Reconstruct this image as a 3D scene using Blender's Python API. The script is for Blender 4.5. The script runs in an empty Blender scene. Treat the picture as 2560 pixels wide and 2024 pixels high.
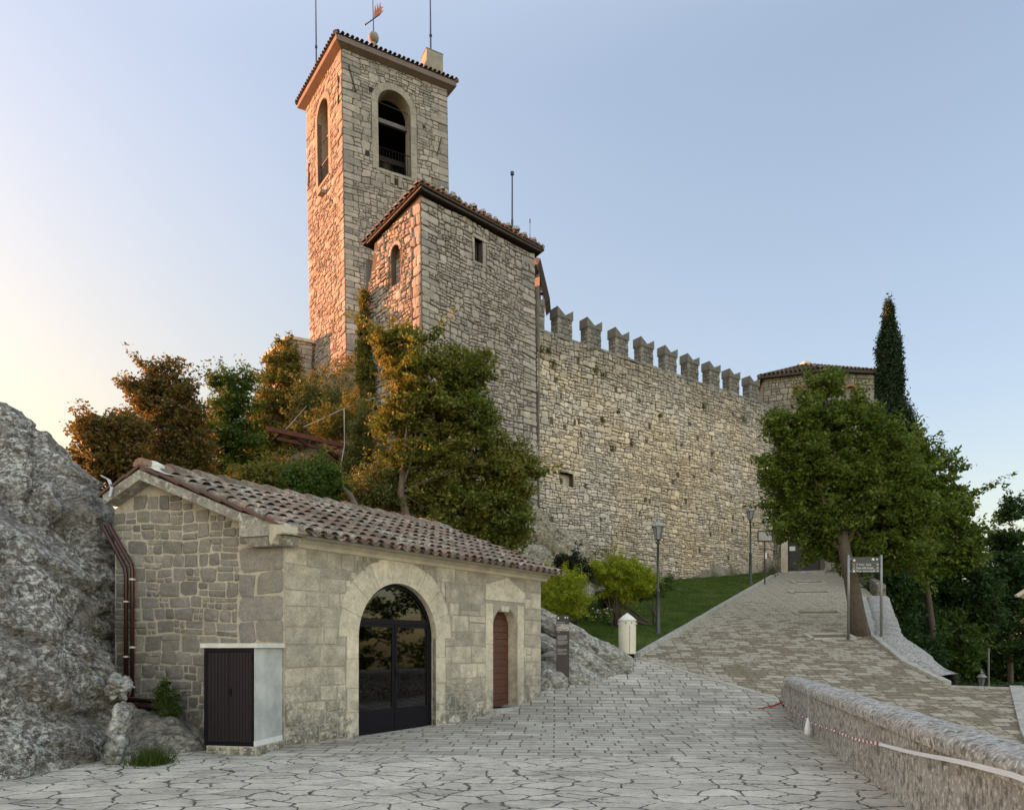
import bpy, bmesh, math, random
import numpy as np
from mathutils import Vector, noise as mnoise
from mathutils.geometry import tessellate_polygon
R = math.radians
S = bpy.context.scene
COL = S.collection
# ------------------------------------------------------------------ camera, sky, sun, exposure
F = 1800.0; CX = 1280.0; HV = 1622.0; CH = 1.7      # focal length, centre and horizon of the 2560 px photo, eye height
cam = bpy.data.cameras.new("camera"); camo = bpy.data.objects.new("camera", cam); COL.objects.link(camo)
cam.sensor_width = 36; cam.lens = 36*F/2560; cam.shift_y = (HV-1012)/2560
cam.clip_start = .1; cam.clip_end = 3000
camo.location = (0, 0, CH); camo.rotation_euler = (R(90), 0, 0); S.camera = camo
SKY_FILL = (2.75, 2.4, 1.95)  # tint of the fill added to the unseen part of the sky
SUN_AZ, SUN_EL = R(-66), R(6.5)                      # azimuth from +Y, clockwise; elevation
w = bpy.data.worlds.new("World"); S.world = w; w.use_nodes = True
wn = w.node_tree; bg = wn.nodes["Background"]
sky = wn.nodes.new("ShaderNodeTexSky"); sky.sky_type = 'NISHITA'; sky.sun_disc = False
sky.sun_elevation = SUN_EL; sky.sun_rotation = SUN_AZ
sky.altitude = 700; sky.air_density = 1.15; sky.dust_density = 3.2; sky.ozone_density = 2.0
hs = wn.nodes.new('ShaderNodeHueSaturation'); hs.inputs['Saturation'].default_value = .95; hs.inputs['Value'].default_value = 1.0
gm = wn.nodes.new('ShaderNodeGamma'); gm.inputs[1].default_value = .72
wn.links.new(sky.outputs[0], gm.inputs[0]); wn.links.new(gm.outputs[0], hs.inputs['Color']); 
# added fill light: sky brightened and warmed overhead and behind the viewer, outside view
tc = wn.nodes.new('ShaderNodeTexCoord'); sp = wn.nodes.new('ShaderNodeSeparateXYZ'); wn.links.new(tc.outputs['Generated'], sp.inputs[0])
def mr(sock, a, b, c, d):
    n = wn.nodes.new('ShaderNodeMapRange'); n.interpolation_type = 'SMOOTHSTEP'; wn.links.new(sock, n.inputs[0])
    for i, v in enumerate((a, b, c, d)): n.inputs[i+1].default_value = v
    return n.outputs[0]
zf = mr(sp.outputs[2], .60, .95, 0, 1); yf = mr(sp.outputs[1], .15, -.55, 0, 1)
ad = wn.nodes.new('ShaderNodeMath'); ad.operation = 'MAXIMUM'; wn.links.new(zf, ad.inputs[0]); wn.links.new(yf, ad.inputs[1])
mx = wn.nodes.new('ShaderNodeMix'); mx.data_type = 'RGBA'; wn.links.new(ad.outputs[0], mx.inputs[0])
mx.inputs[6].default_value = (1, 1, 1, 1); mx.inputs[7].default_value = (SKY_FILL[0], SKY_FILL[1], SKY_FILL[2], 1)
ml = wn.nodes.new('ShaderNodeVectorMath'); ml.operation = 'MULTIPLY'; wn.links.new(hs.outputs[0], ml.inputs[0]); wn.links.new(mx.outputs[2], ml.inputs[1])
# low warm band, strongest towards the sun
dt = wn.nodes.new('ShaderNodeVectorMath'); dt.operation = 'DOT_PRODUCT'; wn.links.new(tc.outputs['Generated'], dt.inputs[0]); dt.inputs[1].default_value = (math.sin(SUN_AZ), math.cos(SUN_AZ), 0)
def vmul(vec, fac, col):
    m = wn.nodes.new('ShaderNodeMix'); m.data_type = 'RGBA'; wn.links.new(fac, m.inputs[0]); m.inputs[6].default_value = (1, 1, 1, 1); m.inputs[7].default_value = (*col, 1)
    v = wn.nodes.new('ShaderNodeVectorMath'); v.operation = 'MULTIPLY'; wn.links.new(vec, v.inputs[0]); wn.links.new(m.outputs[2], v.inputs[1]); return v.outputs[0]
def fm(a, b):
    m = wn.nodes.new('ShaderNodeMath'); m.operation = 'MULTIPLY'; wn.links.new(a, m.inputs[0]); wn.links.new(b, m.inputs[1]); return m.outputs[0]
low = mr(sp.outputs[2], .75, .05, 0, 1); low2 = mr(sp.outputs[2], .30, .0, 0, 1); tow = mr(dt.outputs['Value'], -.05, .92, 0, 1)
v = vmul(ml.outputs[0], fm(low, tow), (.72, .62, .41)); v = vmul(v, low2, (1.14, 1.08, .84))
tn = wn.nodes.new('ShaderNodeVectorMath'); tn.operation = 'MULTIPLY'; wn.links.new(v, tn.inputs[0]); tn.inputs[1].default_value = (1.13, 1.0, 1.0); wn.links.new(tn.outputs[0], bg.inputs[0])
bg.inputs[1].default_value = 0.15
sl = bpy.data.lights.new("sun", 'SUN'); slo = bpy.data.objects.new("sun", sl); COL.objects.link(slo)
sl.energy = 4.7; sl.angle = R(.6); sl.color = (1, .34, .15)
sd = Vector((math.sin(SUN_AZ)*math.cos(SUN_EL), math.cos(SUN_AZ)*math.cos(SUN_EL), math.sin(SUN_EL)))
slo.rotation_euler = sd.to_track_quat('Z', 'Y').to_euler()
slo.location = sd*60
S.view_settings.view_transform = 'Standard'; S.view_settings.look = 'None'
S.view_settings.exposure = 1.95; S.view_settings.gamma = 1
S.cycles.use_denoising = True
S.cycles.max_bounces = 6; S.cycles.transparent_max_bounces = 12

# ------------------------------------------------------------------ helpers
def P(u, v, Y):
    return Vector(((u-CX)/F*Y, Y, CH+(HV-v)/F*Y))
def tag(o, label=None, cat=None, group=None, kind=None):
    if label: o["label"] = label
    if cat: o["category"] = cat
    if group: o["group"] = group
    if kind: o["kind"] = kind
    return o
def thing(name, label, cat, loc=(0, 0, 0), group=None, rz=0):
    o = bpy.data.objects.new(name, None); COL.objects.link(o); o.location = loc; o.rotation_euler = (0, 0, rz)
    o.empty_display_size = .3
    return tag(o, label, cat, group)
def origin(o):
    v = Vector((0, 0, 0))
    while o is not None:
        v += o.location; o = o.parent
    return v
def part_of(root):
    out = []
    for o in bpy.data.objects:
        if o.parent == root: out.append(o)
    return out
def copy_tree(root, loc, rz=0, label=None):
    r = root.copy(); COL.objects.link(r); r.location = loc; r.rotation_euler = (0, 0, rz)
    if label: r["label"] = label
    for c in part_of(root):
        d = c.copy(); COL.objects.link(d); d.parent = r
        for g in part_of(c):
            e = g.copy(); COL.objects.link(e); e.parent = d
    return r
class MB:
    def __init__(s): s.v = []; s.f = []; s.m = []
    def add(s, vs, fs, mi=0):
        b = len(s.v); s.v.extend([tuple(x) for x in vs]); s.f.extend([tuple(i+b for i in f) for f in fs]); s.m.extend([mi]*len(fs))
    def addnp(s, V, Fc, mi=0):
        b = len(s.v); s.v.extend(map(tuple, V.tolist())); s.f.extend(map(tuple, (Fc+b).tolist())); s.m.extend([mi]*len(Fc))
    def box(s, c, sz, ax=(1, 0), mi=0, taper=1, bev=0):
        # c centre of the base, sz = (along, across, height)
        a = Vector((ax[0], ax[1], 0)).normalized(); n = Vector((-a.y, a.x, 0)); c = Vector(c)
        x, y, z = sz[0]/2, sz[1]/2, sz[2]
        vs = [c+a*(i*x)+n*(j*y) for i, j in ((-1, -1), (1, -1), (1, 1), (-1, 1))]
        vs += [c+a*(i*x*taper)+n*(j*y*taper)+Vector((0, 0, z)) for i, j in ((-1, -1), (1, -1), (1, 1), (-1, 1))]
        s.add(vs, [(3, 2, 1, 0), (4, 5, 6, 7), (0, 1, 5, 4), (1, 2, 6, 5), (2, 3, 7, 6), (3, 0, 4, 7)], mi)
    def beam(s, p, q, w, h=None, mi=0):
        h = h or w; p = Vector(p); q = Vector(q); d = (q-p).normalized()
        up = Vector((0, 0, 1)) if abs(d.z) < .98 else Vector((0, 1, 0))
        a = d.cross(up).normalized()*(w/2); b = a.cross(d).normalized()*(h/2)
        vs = [p-a-b, p+a-b, p+a+b, p-a+b, q-a-b, q+a-b, q+a+b, q-a+b]
        s.add(vs, [(3, 2, 1, 0), (4, 5, 6, 7), (0, 1, 5, 4), (1, 2, 6, 5), (2, 3, 7, 6), (3, 0, 4, 7)], mi)
    def tube(s, pts, rad, seg=8, mi=0, cap=True):
        pts = [Vector(p) for p in pts]
        if not hasattr(rad, '__len__'): rad = [rad]*len(pts)
        b = len(s.v); prev = None
        for i, p in enumerate(pts):
            d = (pts[min(i+1, len(pts)-1)]-pts[max(i-1, 0)])
            d = d.normalized() if d.length > 1e-6 else Vector((0, 0, 1))
            if prev is None:
                up = Vector((0, 0, 1)) if abs(d.z) < .9 else Vector((1, 0, 0)); a = d.cross(up).normalized()
            else:
                a = (prev-d*prev.dot(d)); a = a.normalized() if a.length > 1e-5 else d.orthogonal().normalized()
            prev = a; c = d.cross(a)
            for k in range(seg):
                t = 2*math.pi*k/seg; s.v.append(tuple(p+(a*math.cos(t)+c*math.sin(t))*rad[i]))
        for i in range(len(pts)-1):
            for k in range(seg):
                k2 = (k+1) % seg
                s.f.append((b+i*seg+k, b+i*seg+k2, b+(i+1)*seg+k2, b+(i+1)*seg+k)); s.m.append(mi)
        if cap:
            s.f.append(tuple(b+k for k in range(seg))[::-1]); s.m.append(mi)
            e = b+(len(pts)-1)*seg; s.f.append(tuple(e+k for k in range(seg))); s.m.append(mi)
    def lathe(s, c, prof, seg=20, mi=0, ang=0):
        c = Vector(c); b = len(s.v)
        for r, z in prof:
            for k in range(seg):
                t = 2*math.pi*k/seg+ang; s.v.append((c.x+r*math.cos(t), c.y+r*math.sin(t), c.z+z))
        for i in range(len(prof)-1):
            for k in range(seg):
                k2 = (k+1) % seg
                s.f.append((b+i*seg+k, b+i*seg+k2, b+(i+1)*seg+k2, b+(i+1)*seg+k)); s.m.append(mi)
        s.f.append(tuple(b+k for k in range(seg))[::-1]); s.m.append(mi)
        e = b+(len(prof)-1)*seg; s.f.append(tuple(e+k for k in range(seg))); s.m.append(mi)
    def prism(s, pts, off, mi=0):
        # pts: planar polygon (3D), off: extrusion vector
        n = len(pts); off = Vector(off); vs = [Vector(p) for p in pts]; vs += [p+off for p in vs]
        tri = tessellate_polygon([vs[:n]])
        fs = [tuple(t) for t in tri]+[tuple(i+n for i in t)[::-1] for t in tri]
        fs += [(i, (i+1) % n, (i+1) % n+n, i+n) for i in range(n)]
        s.add(vs, fs, mi)
    def build(s, name, mats, parent=None, smooth=False, kind=None):
        me = bpy.data.meshes.new(name); o = bpy.data.objects.new(name, me); COL.objects.link(o)
        V = np.array(s.v, dtype=np.float64).reshape(-1, 3)
        if parent is not None:
            o.parent = parent; V = V-np.array(origin(parent))
        me.from_pydata(V.tolist(), [], s.f)
        if not isinstance(mats, (list, tuple)): mats = [mats]
        for m in mats: me.materials.append(m)
        me.polygons.foreach_set("material_index", s.m)
        if smooth: me.polygons.foreach_set("use_smooth", [True]*len(s.f))
        me.update()
        if kind: o["kind"] = kind
        return o
def tri_mesh(name, V, nper, mat, parent=None):
    """V (N,nper,3): one separate polygon per row"""
    N = len(V); me = bpy.data.meshes.new(name); o = bpy.data.objects.new(name, me); COL.objects.link(o)
    V = V.reshape(-1, 3).astype(np.float32)
    if parent is not None:
        o.parent = parent; V = V-np.array(origin(parent), dtype=np.float32)
    me.vertices.add(len(V)); me.vertices.foreach_set("co", V.ravel())
    me.loops.add(len(V)); me.loops.foreach_set("vertex_index", np.arange(len(V), dtype=np.int32))
    me.polygons.add(N); me.polygons.foreach_set("loop_start", np.arange(0, N*nper, nper, dtype=np.int32))
    me.materials.append(mat); me.update(calc_edges=True); me.validate()
    return o

# ------------------------------------------------------------------ materials
class NT:
    def __init__(s, name):
        s.m = bpy.data.materials.new(name); s.m.use_nodes = True; s.t = s.m.node_tree
        s.b = s.t.nodes["Principled BSDF"]; s.out = s.t.nodes["Material Output"]
        s._pos = None
    def n(s, typ, ins=None, **kw):
        nd = s.t.nodes.new("ShaderNode"+typ)
        for k, v in kw.items(): setattr(nd, k, v)
        for k, v in (ins or {}).items():
            if isinstance(v, bpy.types.NodeSocket): s.t.links.new(v, nd.inputs[k])
            else: nd.inputs[k].default_value = v
        return nd
    def link(s, a, b): s.t.links.new(a, b)
    def pos(s):
        if s._pos is None: s._pos = s.n("NewGeometry")
        return s._pos.outputs["Position"]
    def island(s):
        s.pos(); return s._pos.outputs["Random Per Island"]
    def noise(s, scale, detail=4, rough=.55, vec=None, dist=0, out="Fac"):
        return s.n("TexNoise", {"Vector": vec or s.pos(), "Scale": scale, "Detail": detail, "Roughness": rough, "Distortion": dist}).outputs[out]
    def ramp(s, fac, stops, interp='LINEAR'):
        r = s.n("ValToRGB", {"Fac": fac}); cr = r.color_ramp; cr.interpolation = interp
        while len(cr.elements) < len(stops): cr.elements.new(.5)
        for e, (p, c) in zip(cr.elements, stops):
            e.position = p; e.color = (c, c, c, 1) if not hasattr(c, '__len__') else (*c, 1)
        return r.outputs["Color"]
    def mix(s, fac, a, b, mode='MIX'):
        nd = s.n("Mix", data_type='RGBA', blend_type=mode, clamp_factor=True)
        for k, v in ((0, fac), (6, a), (7, b)):
            if isinstance(v, bpy.types.NodeSocket): s.link(v, nd.inputs[k])
            elif k == 0: nd.inputs[0].default_value = v
            else: nd.inputs[k].default_value = (*v, 1) if hasattr(v, '__len__') else (v, v, v, 1)
        return nd.outputs[2]
    def math(s, op, a, b=0, c=0):
        nd = s.n("Math", operation=op)
        for i, v in enumerate((a, b, c)):
            if isinstance(v, bpy.types.NodeSocket): s.link(v, nd.inputs[i])
            else: nd.inputs[i].default_value = v
        return nd.outputs[0]
    def vscale(s, vec, sc, loc=(0, 0, 0), rot=(0, 0, 0)):
        return s.n("Mapping", {"Vector": vec, "Scale": sc, "Location": loc, "Rotation": rot}).outputs[0]
    def sep(s, vec): return s.n("SeparateXYZ", {0: vec}).outputs
    def bump(s, h, strength=.5, dist=.02, nrm=None):
        nd = s.n("Bump", {"Height": h, "Strength": strength, "Distance": dist})
        if nrm is not None: s.link(nrm, nd.inputs["Normal"])
        return nd.outputs[0]
    def fin(s, col=None, rough=.85, nrm=None, metal=0, spec=None):
        if col is not None:
            if isinstance(col, bpy.types.NodeSocket): s.link(col, s.b.inputs["Base Color"])
            else: s.b.inputs["Base Color"].default_value = (*col, 1)
        if isinstance(rough, bpy.types.NodeSocket): s.link(rough, s.b.inputs["Roughness"])
        else: s.b.inputs["Roughness"].default_value = rough
        s.b.inputs["Metallic"].default_value = metal
        if spec is not None: s.b.inputs["Specular IOR Level"].default_value = spec
        if nrm is not None: s.link(nrm, s.b.inputs["Normal"])
        return s.m
def stone_mat(name, cols, mottle=.35, lichen=.0, dark=.35, bump=.5, fine=30, spots=0, stain=None, hue=None):
    t = NT(name); n = len(cols)
    c = t.ramp(t.island(), [(i/(n-1), x) for i, x in enumerate(cols)])
    c = t.mix(mottle, c, t.ramp(t.noise(3.5, 6, .65), [(.3, .45), (.7, 1.35)]), 'MULTIPLY')
    g = t.noise(fine, 5, .7)
    c = t.mix(.55, c, t.ramp(g, [(.32, .55), (.5, 1.0), (.7, 1.3)]), 'MULTIPLY')
    if dark:
        d = t.ramp(t.noise(.55, 5, .7), [(.48, 0), (.68, 1)])
        c = t.mix(t.math('MULTIPLY', d, dark), c, (.06, .055, .05))
    if hue:
        d = t.ramp(t.noise(.33, 3, .5, vec=t.vscale(t.pos(), (1, 1, .8), (7, 3, 1))), [(.42, 0), (.62, 1)])
        c = t.mix(t.math('MULTIPLY', d, .75), c, t.mix(1, c, hue, 'MULTIPLY'))
    if stain: c = stain(t, c)
    if spots:
        sp = t.ramp(t.noise(14, 4, .75), [(.60, 0), (.66, 1)])
        msk = t.ramp(t.noise(1.2, 3, .6), [(.42, 0), (.6, 1)])
        c = t.mix(t.math('MULTIPLY', t.math('MULTIPLY', sp, msk), spots), c, (.62, .62, .58))
    h = t.math('ADD', t.math('MULTIPLY', t.noise(9, 6, .7), .7), t.math('MULTIPLY', g, .35))
    return t.fin(c, .93, t.bump(h, bump, .05), spec=.2)
def plain(name, col, rough=.6, metal=0, var=.25, scale=6, bump=0, spec=None):
    t = NT(name)
    c = t.mix(var, col, t.ramp(t.noise(scale, 5, .65, vec=t.n("TexCoord").outputs["Object"]), [(.3, .4), (.7, 1.5)]), 'MULTIPLY')
    nr = t.bump(t.noise(scale*5, 5, .7), bump, .01) if bump else None
    return t.fin(c, rough, nr, metal, spec)
def leaf_mat(name, cols, trans=.35, patch=None):
    t = NT(name); n = len(cols)
    c = t.ramp(t.island(), [(i/(n-1), x) for i, x in enumerate(cols)])
    if patch:
        c = t.mix(t.ramp(t.noise(.55, 3, .6), [(.45, 0), (.6, .9)]), c, t.mix(1, c, patch, 'MULTIPLY'))
    t.fin(c, .6, spec=.25)
    tr = t.n("BsdfTranslucent", {"Color": t.mix(1, c, (1.3, 1.35, .8), 'MULTIPLY')})
    mx = t.n("MixShader", {0: trans, 1: t.b.outputs[0], 2: tr.outputs[0]})
    t.link(mx.outputs[0], t.out.inputs[0]); return t.m
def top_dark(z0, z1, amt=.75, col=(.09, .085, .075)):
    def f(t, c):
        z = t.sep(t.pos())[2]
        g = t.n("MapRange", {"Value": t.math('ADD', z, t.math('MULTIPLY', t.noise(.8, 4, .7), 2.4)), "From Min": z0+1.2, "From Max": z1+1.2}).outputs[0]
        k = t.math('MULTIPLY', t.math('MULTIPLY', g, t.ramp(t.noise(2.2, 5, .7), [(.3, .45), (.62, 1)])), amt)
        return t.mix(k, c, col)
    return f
M = {}
def base_grime(t, c):
    z = t.sep(t.pos())[2]
    g = t.n("MapRange", {"Value": t.math('ADD', z, t.math('MULTIPLY', t.noise(1.6, 4, .7), 1.1)), "From Min": 2.1, "From Max": .7}).outputs[0]
    k = t.math('MULTIPLY', g, t.ramp(t.noise(6, 5, .75), [(.42, 0), (.56, .8)]))
    c = t.mix(k, c, (.075, .07, .06))
    k2 = t.math('MULTIPLY', g, t.ramp(t.noise(15, 5, .8), [(.56, 0), (.63, .85)]))
    return t.mix(k2, c, (.6, .59, .55))
M['facade'] = stone_mat('ashlar_limestone', [(.44, .40, .315), (.31, .285, .235), (.49, .445, .35), (.38, .345, .275), (.57, .52, .41), (.35, .32, .26)], .6, 0, .55, .8, 30, 0, base_grime)
M['facade_mortar'] = stone_mat('pale_mortar', [(.33, .30, .245), (.33, .30, .245)], .3, 0, .3, .25, 30)
M['voussoir'] = stone_mat('smooth_cream_stone', [(.56, .505, .39), (.49, .44, .345), (.61, .55, .43)], .35, 0, .25, .2, 12, 0, base_grime)
M['gable'] = stone_mat('rough_grey_rubble', [(.215, .195, .168), (.265, .242, .20), (.175, .162, .142), (.31, .28, .235), (.23, .208, .19)], .4, 0, .3, .6, 24, .25, base_grime)
M['gable_mortar'] = stone_mat('gable_mortar', [(.45, .40, .32), (.45, .40, .32)], .25, 0, .15, .4, 20)
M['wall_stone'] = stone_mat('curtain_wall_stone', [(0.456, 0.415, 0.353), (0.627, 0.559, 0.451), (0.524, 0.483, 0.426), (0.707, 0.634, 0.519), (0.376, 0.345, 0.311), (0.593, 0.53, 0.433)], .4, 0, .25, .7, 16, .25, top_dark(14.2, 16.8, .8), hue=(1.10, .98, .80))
M['dark_mortar'] = stone_mat('deep_dark_joint', [(.10, .085, .065), (.10, .085, .065)], .3, 0, .2, .4, 16)
M['joint'] = stone_mat('sandy_joint', [(.12, .10, .078), (.12, .10, .078)], .3, 0, .2, .4, 16)
M['tower_stone'] = stone_mat('tower_stone', [(0.274, 0.253, 0.223), (0.364, 0.333, 0.287), (0.216, 0.201, 0.181), (0.433, 0.389, 0.333), (0.307, 0.282, 0.245)], .4, 0, .3, .6, 16, .3)
M['keep_stone'] = stone_mat('keep_stone', [(0.296, 0.27, 0.24), (0.399, 0.36, 0.31), (0.239, 0.222, 0.201), (0.467, 0.417, 0.356), (0.341, 0.31, 0.269)], .4, 0, .3, .65, 16, .3)
M['merlon'] = stone_mat('merlon_stone', [(.20, .19, .165), (.29, .275, .235), (.15, .145, .13), (.34, .32, .275)], .45, 0, .4, .7, 14, .25)
M['concrete'] = plain('weathered_cement', (.33, .32, .29), .9, 0, .5, 3, .4)
M['cornice'] = plain('cornice_limestone', (.47, .43, .34), .9, 0, .45, 2.5, .35)
M['eaves'] = plain('eaves_plaster', (.16, .125, .105), .85, 0, .3, 2)
def lich_stone():
    t = NT('lichened_stone'); c = t.ramp(t.noise(3, 6, .7), [(.3, (.17, .16, .14)), (.7, (.38, .36, .31))])
    c = t.mix(t.ramp(t.noise(11, 5, .8), [(.53, 0), (.60, .8)]), c, (.60, .60, .56))
    c = t.mix(t.ramp(t.noise(17, 5, .8, vec=t.vscale(t.pos(), (1, 1, 1), (4, 5, 6))), [(.56, 0), (.64, .85)]), c, (.09, .085, .08))
    return t.fin(c, .95, t.bump(t.noise(22, 6, .75), .6, .03), spec=.15)
M['lichen'] = lich_stone()
def tile_mat(name, cols, lich=.6):
    t = NT(name); n = len(cols)
    c = t.ramp(t.island(), [(i/(n-1), x) for i, x in enumerate(cols)])
    c = t.mix(.6, c, t.ramp(t.noise(7, 6, .7), [(.3, .5), (.7, 1.45)]), 'MULTIPLY')
    k = t.math('MULTIPLY', t.ramp(t.noise(1.1, 5, .7), [(.44, 0), (.58, 1)]), t.ramp(t.noise(12, 6, .8), [(.46, 0), (.56, lich)]))
    c = t.mix(k, c, (.58, .57, .53))
    k = t.ramp(t.noise(4, 6, .78, vec=t.vscale(t.pos(), (1, 1, 1), (3, 9, 2))), [(.47, 0), (.6, .85)])
    c = t.mix(k, c, (.12, .105, .09))
    return t.fin(c, .93, t.bump(t.noise(30, 5, .7), .5, .01), spec=.15)
M['tile'] = tile_mat('weathered_clay_tile', [(.17, .122, .092), (.22, .152, .112), (.145, .12, .098), (.27, .165, .118), (.20, .162, .128), (.12, .10, .082)])
M['tile_old'] = tile_mat('old_dark_tile', [(.12, .09, .07), (.19, .14, .11), (.23, .15, .11), (.15, .125, .10)], .4)
M['tile_plain'] = plain('red_clay_edge', (.10, .05, .038), .8, 0, .5, 6, .2)
M['ridge_mortar'] = plain('white_ridge_mortar', (.55, .54, .50), .95, 0, .6, 8, .6)
M['black_metal'] = plain('black_painted_metal', (.007, .006, .009), .5, 0, .15, 4, 0, .15)
M['post_green'] = plain('dark_green_cast_iron', (.035, .045, .042), .45, 0, .3, 5)
M['grey_metal'] = plain('grey_metal', (.22, .23, .24), .45, .6, .3, 5)
M['mast'] = plain('dark_blue_mast', (.035, .045, .07), .5, .2, .2, 3)
M['rust'] = plain('rusty_steel', (.10, .03, .017), .85, 0, .6, 6, .4)
M['copper'] = plain('brown_copper_pipe', (.055, .022, .017), .35, .3, .3, 3)
M['vane'] = plain('rusty_red_sheet', (.42, .13, .07), .7, .1, .4, 10)
M['wood_dark'] = plain('dark_timber', (.045, .033, .024), .8, 0, .5, 8, .4)
M['soil'] = plain('dark_soil', (.055, .04, .028), .95, 0, .5, 8, .6)
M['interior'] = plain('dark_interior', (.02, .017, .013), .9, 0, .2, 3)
M['interior_pale'] = plain('pale_interior_plaster', (.50, .47, .38), .9, 0, .2, 3)
M['bark'] = plain('bark', (.085, .065, .048), .95, 0, .6, 9, .8)
M['bark_warm'] = plain('warm_bark', (.10, .075, .055), .95, 0, .6, 9, .8)
M['white'] = plain('dirty_white_paint', (.62, .62, .60), .6, 0, .2, 5)
M['ivory'] = plain('ivory_paint', (.60, .57, .46), .5, 0, .12, 3)
M['cable'] = plain('white_cable', (.36, .33, .28), .6, 0, .1, 5)
M['totem'] = plain('brown_black_panel', (.03, .021, .022), .5, 0, .1, 3)
M['totem_grey'] = plain('printed_grey', (.20, .19, .19), .6, 0, .15, 60)
M['sign_dark'] = plain('dark_sign_face', (.045, .045, .042), .5, 0, .3, 4)
M['sign_red'] = plain('red_pictogram', (.45, .10, .10), .5, 0, .1, 4)
M['sign_green'] = plain('green_pictogram', (.08, .30, .20), .5, 0, .1, 4)
M['red'] = plain('red_tape', (.32, .03, .03), .5, 0, .1, 4)
M['tape'] = plain('white_tape', (.68, .71, .76), .5, 0, .1, 4)
M['bronze'] = plain('old_bronze', (.05, .035, .02), .5, .7, .3, 4)
def door_wood():
    t = NT('reddish_door_wood'); v = t.n("TexCoord").outputs["Object"]
    g = t.noise(10, 6, .6, vec=t.vscale(v, (.6, .6, 9)))
    c = t.ramp(g, [(.3, (.045, .016, .008)), (.7, (.115, .042, .022))])
    return t.fin(c, .55, t.bump(g, .3, .01))
M['door_wood'] = door_wood()
def glass():
    t = NT('dark_window_glass')
    gl = t.n("BsdfGlossy", {"Color": (.9, .93, .95, 1), "Roughness": .02}); tr = t.n("BsdfTransparent", {"Color": (.62, .62, .58, 1)})
    fr = t.n("Fresnel", {"IOR": 1.75}); mx = t.n("MixShader", {0: fr.outputs[0], 1: tr.outputs[0], 2: gl.outputs[0]})
    t.link(mx.outputs[0], t.out.inputs[0]); return t.m
M['glass'] = glass()
def frosted():
    t = NT('milky_lantern_glass'); t.fin((.30, .31, .31), .25); t.b.inputs["Transmission Weight"].default_value = .25; return t.m
M['lantern'] = frosted()
def panel_paint():
    t = NT('grey_cement_panel'); c = t.ramp(t.noise(2.2, 5, .6), [(.35, (.30, .315, .30)), (.65, (.47, .485, .47))])
    return t.fin(c, .7, t.bump(t.noise(20, 4), .1, .01))
M['panel'] = panel_paint()
def rock_mat(name, a, b, lich=1., green=.0, warm=None):
    t = NT(name)
    st = t.vscale(t.pos(), (1.0, 1.0, 2.6), (0, 0, 0), (.3, .75, .2))
    n1 = t.noise(2.2, 8, .72, vec=st, dist=.6); n2 = t.noise(8, 8, .7, dist=.3)
    c = t.ramp(n1, [(.32, a), (.66, b)])
    c = t.mix(.85, c, t.ramp(n2, [(.34, .35), (.5, .95), (.68, 1.5)]), 'MULTIPLY')
    if warm: c = t.mix(t.ramp(t.noise(.9, 4, .6), [(.45, 0), (.65, .7)]), c, warm)
    cr = t.ramp(t.noise(4.5, 5, .6, vec=st, dist=1.2), [(.475, 0), (.5, 1), (.525, 0)])
    c = t.mix(t.math('MULTIPLY', cr, .55), c, (.04, .036, .03))
    z = t.sep(t.pos())[2]
    big = t.ramp(t.noise(.9, 5, .65, vec=t.vscale(t.pos(), (1, 1, 1), (5, 1, 3))), [(.40, .15), (.58, 1)])
    k = t.math('MULTIPLY', t.math('MULTIPLY', t.ramp(t.noise(10, 6, .8), [(.49, 0), (.57, 1)]), big), lich)
    c = t.mix(k, c, (.66, .67, .64))
    k = t.math('MULTIPLY', t.ramp(t.noise(24, 4, .8), [(.60, 0), (.64, 1)]), .6*lich)
    c = t.mix(k, c, (.6, .6, .57))
    if green: c = t.mix(t.ramp(t.noise(1.5, 4, .7), [(.5, 0), (.62, green)]), c, (.045, .055, .02))
    h = t.math('ADD', t.math('MULTIPLY', n1, 1.2), t.math('ADD', t.math('MULTIPLY', n2, .6), t.math('MULTIPLY', t.noise(35, 5, .75), .2)))
    h = t.math('SUBTRACT', h, t.math('MULTIPLY', cr, .25))
    return t.fin(c, .95, t.bump(h, .9, .12), spec=.15)
M['rock'] = rock_mat('lichened_sandstone_rock', (.125, .11, .095), (.30, .275, .238), 1.0)
M['rock_light'] = rock_mat('speckled_grey_rock', (.25, .235, .21), (.56, .54, .49), 1., .3)
M['rock_slab'] = rock_mat('smooth_brown_rock', (.20, .18, .15), (.33, .30, .25), .35, .2)
def hill_mat():
    t = NT('hill_rock_and_soil')
    st = t.vscale(t.pos(), (1, 1, .6), (0, 0, 0), (.2, .6, 0))
    n = t.noise(1.2, 8, .7, vec=st, dist=.5)
    rk = t.ramp(n, [(.34, (.13, .105, .08)), (.66, (.36, .31, .245))])
    rk = t.mix(t.ramp(t.noise(7, 6, .8), [(.54, 0), (.63, .7)]), rk, (.5, .48, .42))
    so = t.ramp(t.noise(3, 6, .7), [(.35, (.03, .035, .012)), (.65, (.075, .075, .03))])
    nz = t.sep(t._pos.outputs["Normal"])[2]
    k = t.n("MapRange", {"Value": t.math('ADD', nz, t.math('MULTIPLY', t.noise(.8, 4, .6), .5)), "From Min": .80, "From Max": 1.02}).outputs[0]
    return t.fin(t.mix(k, rk, so), .95, t.bump(n, .9, .25), spec=.1)
M['hill'] = hill_mat()
def lawn_mat():
    t = NT('short_lawn'); c = t.ramp(t.noise(1.3, 5, .6), [(.3, (.028, .052, .008)), (.55, (.058, .088, .013)), (.75, (.12, .12, .035))])
    c = t.mix(.5, c, t.ramp(t.noise(60, 3, .7), [(.3, .5), (.7, 1.5)]), 'MULTIPLY')
    return t.fin(c, .95, t.bump(t.noise(60, 3, .7), .6, .03), spec=.1)
M['lawn'] = lawn_mat()
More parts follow.
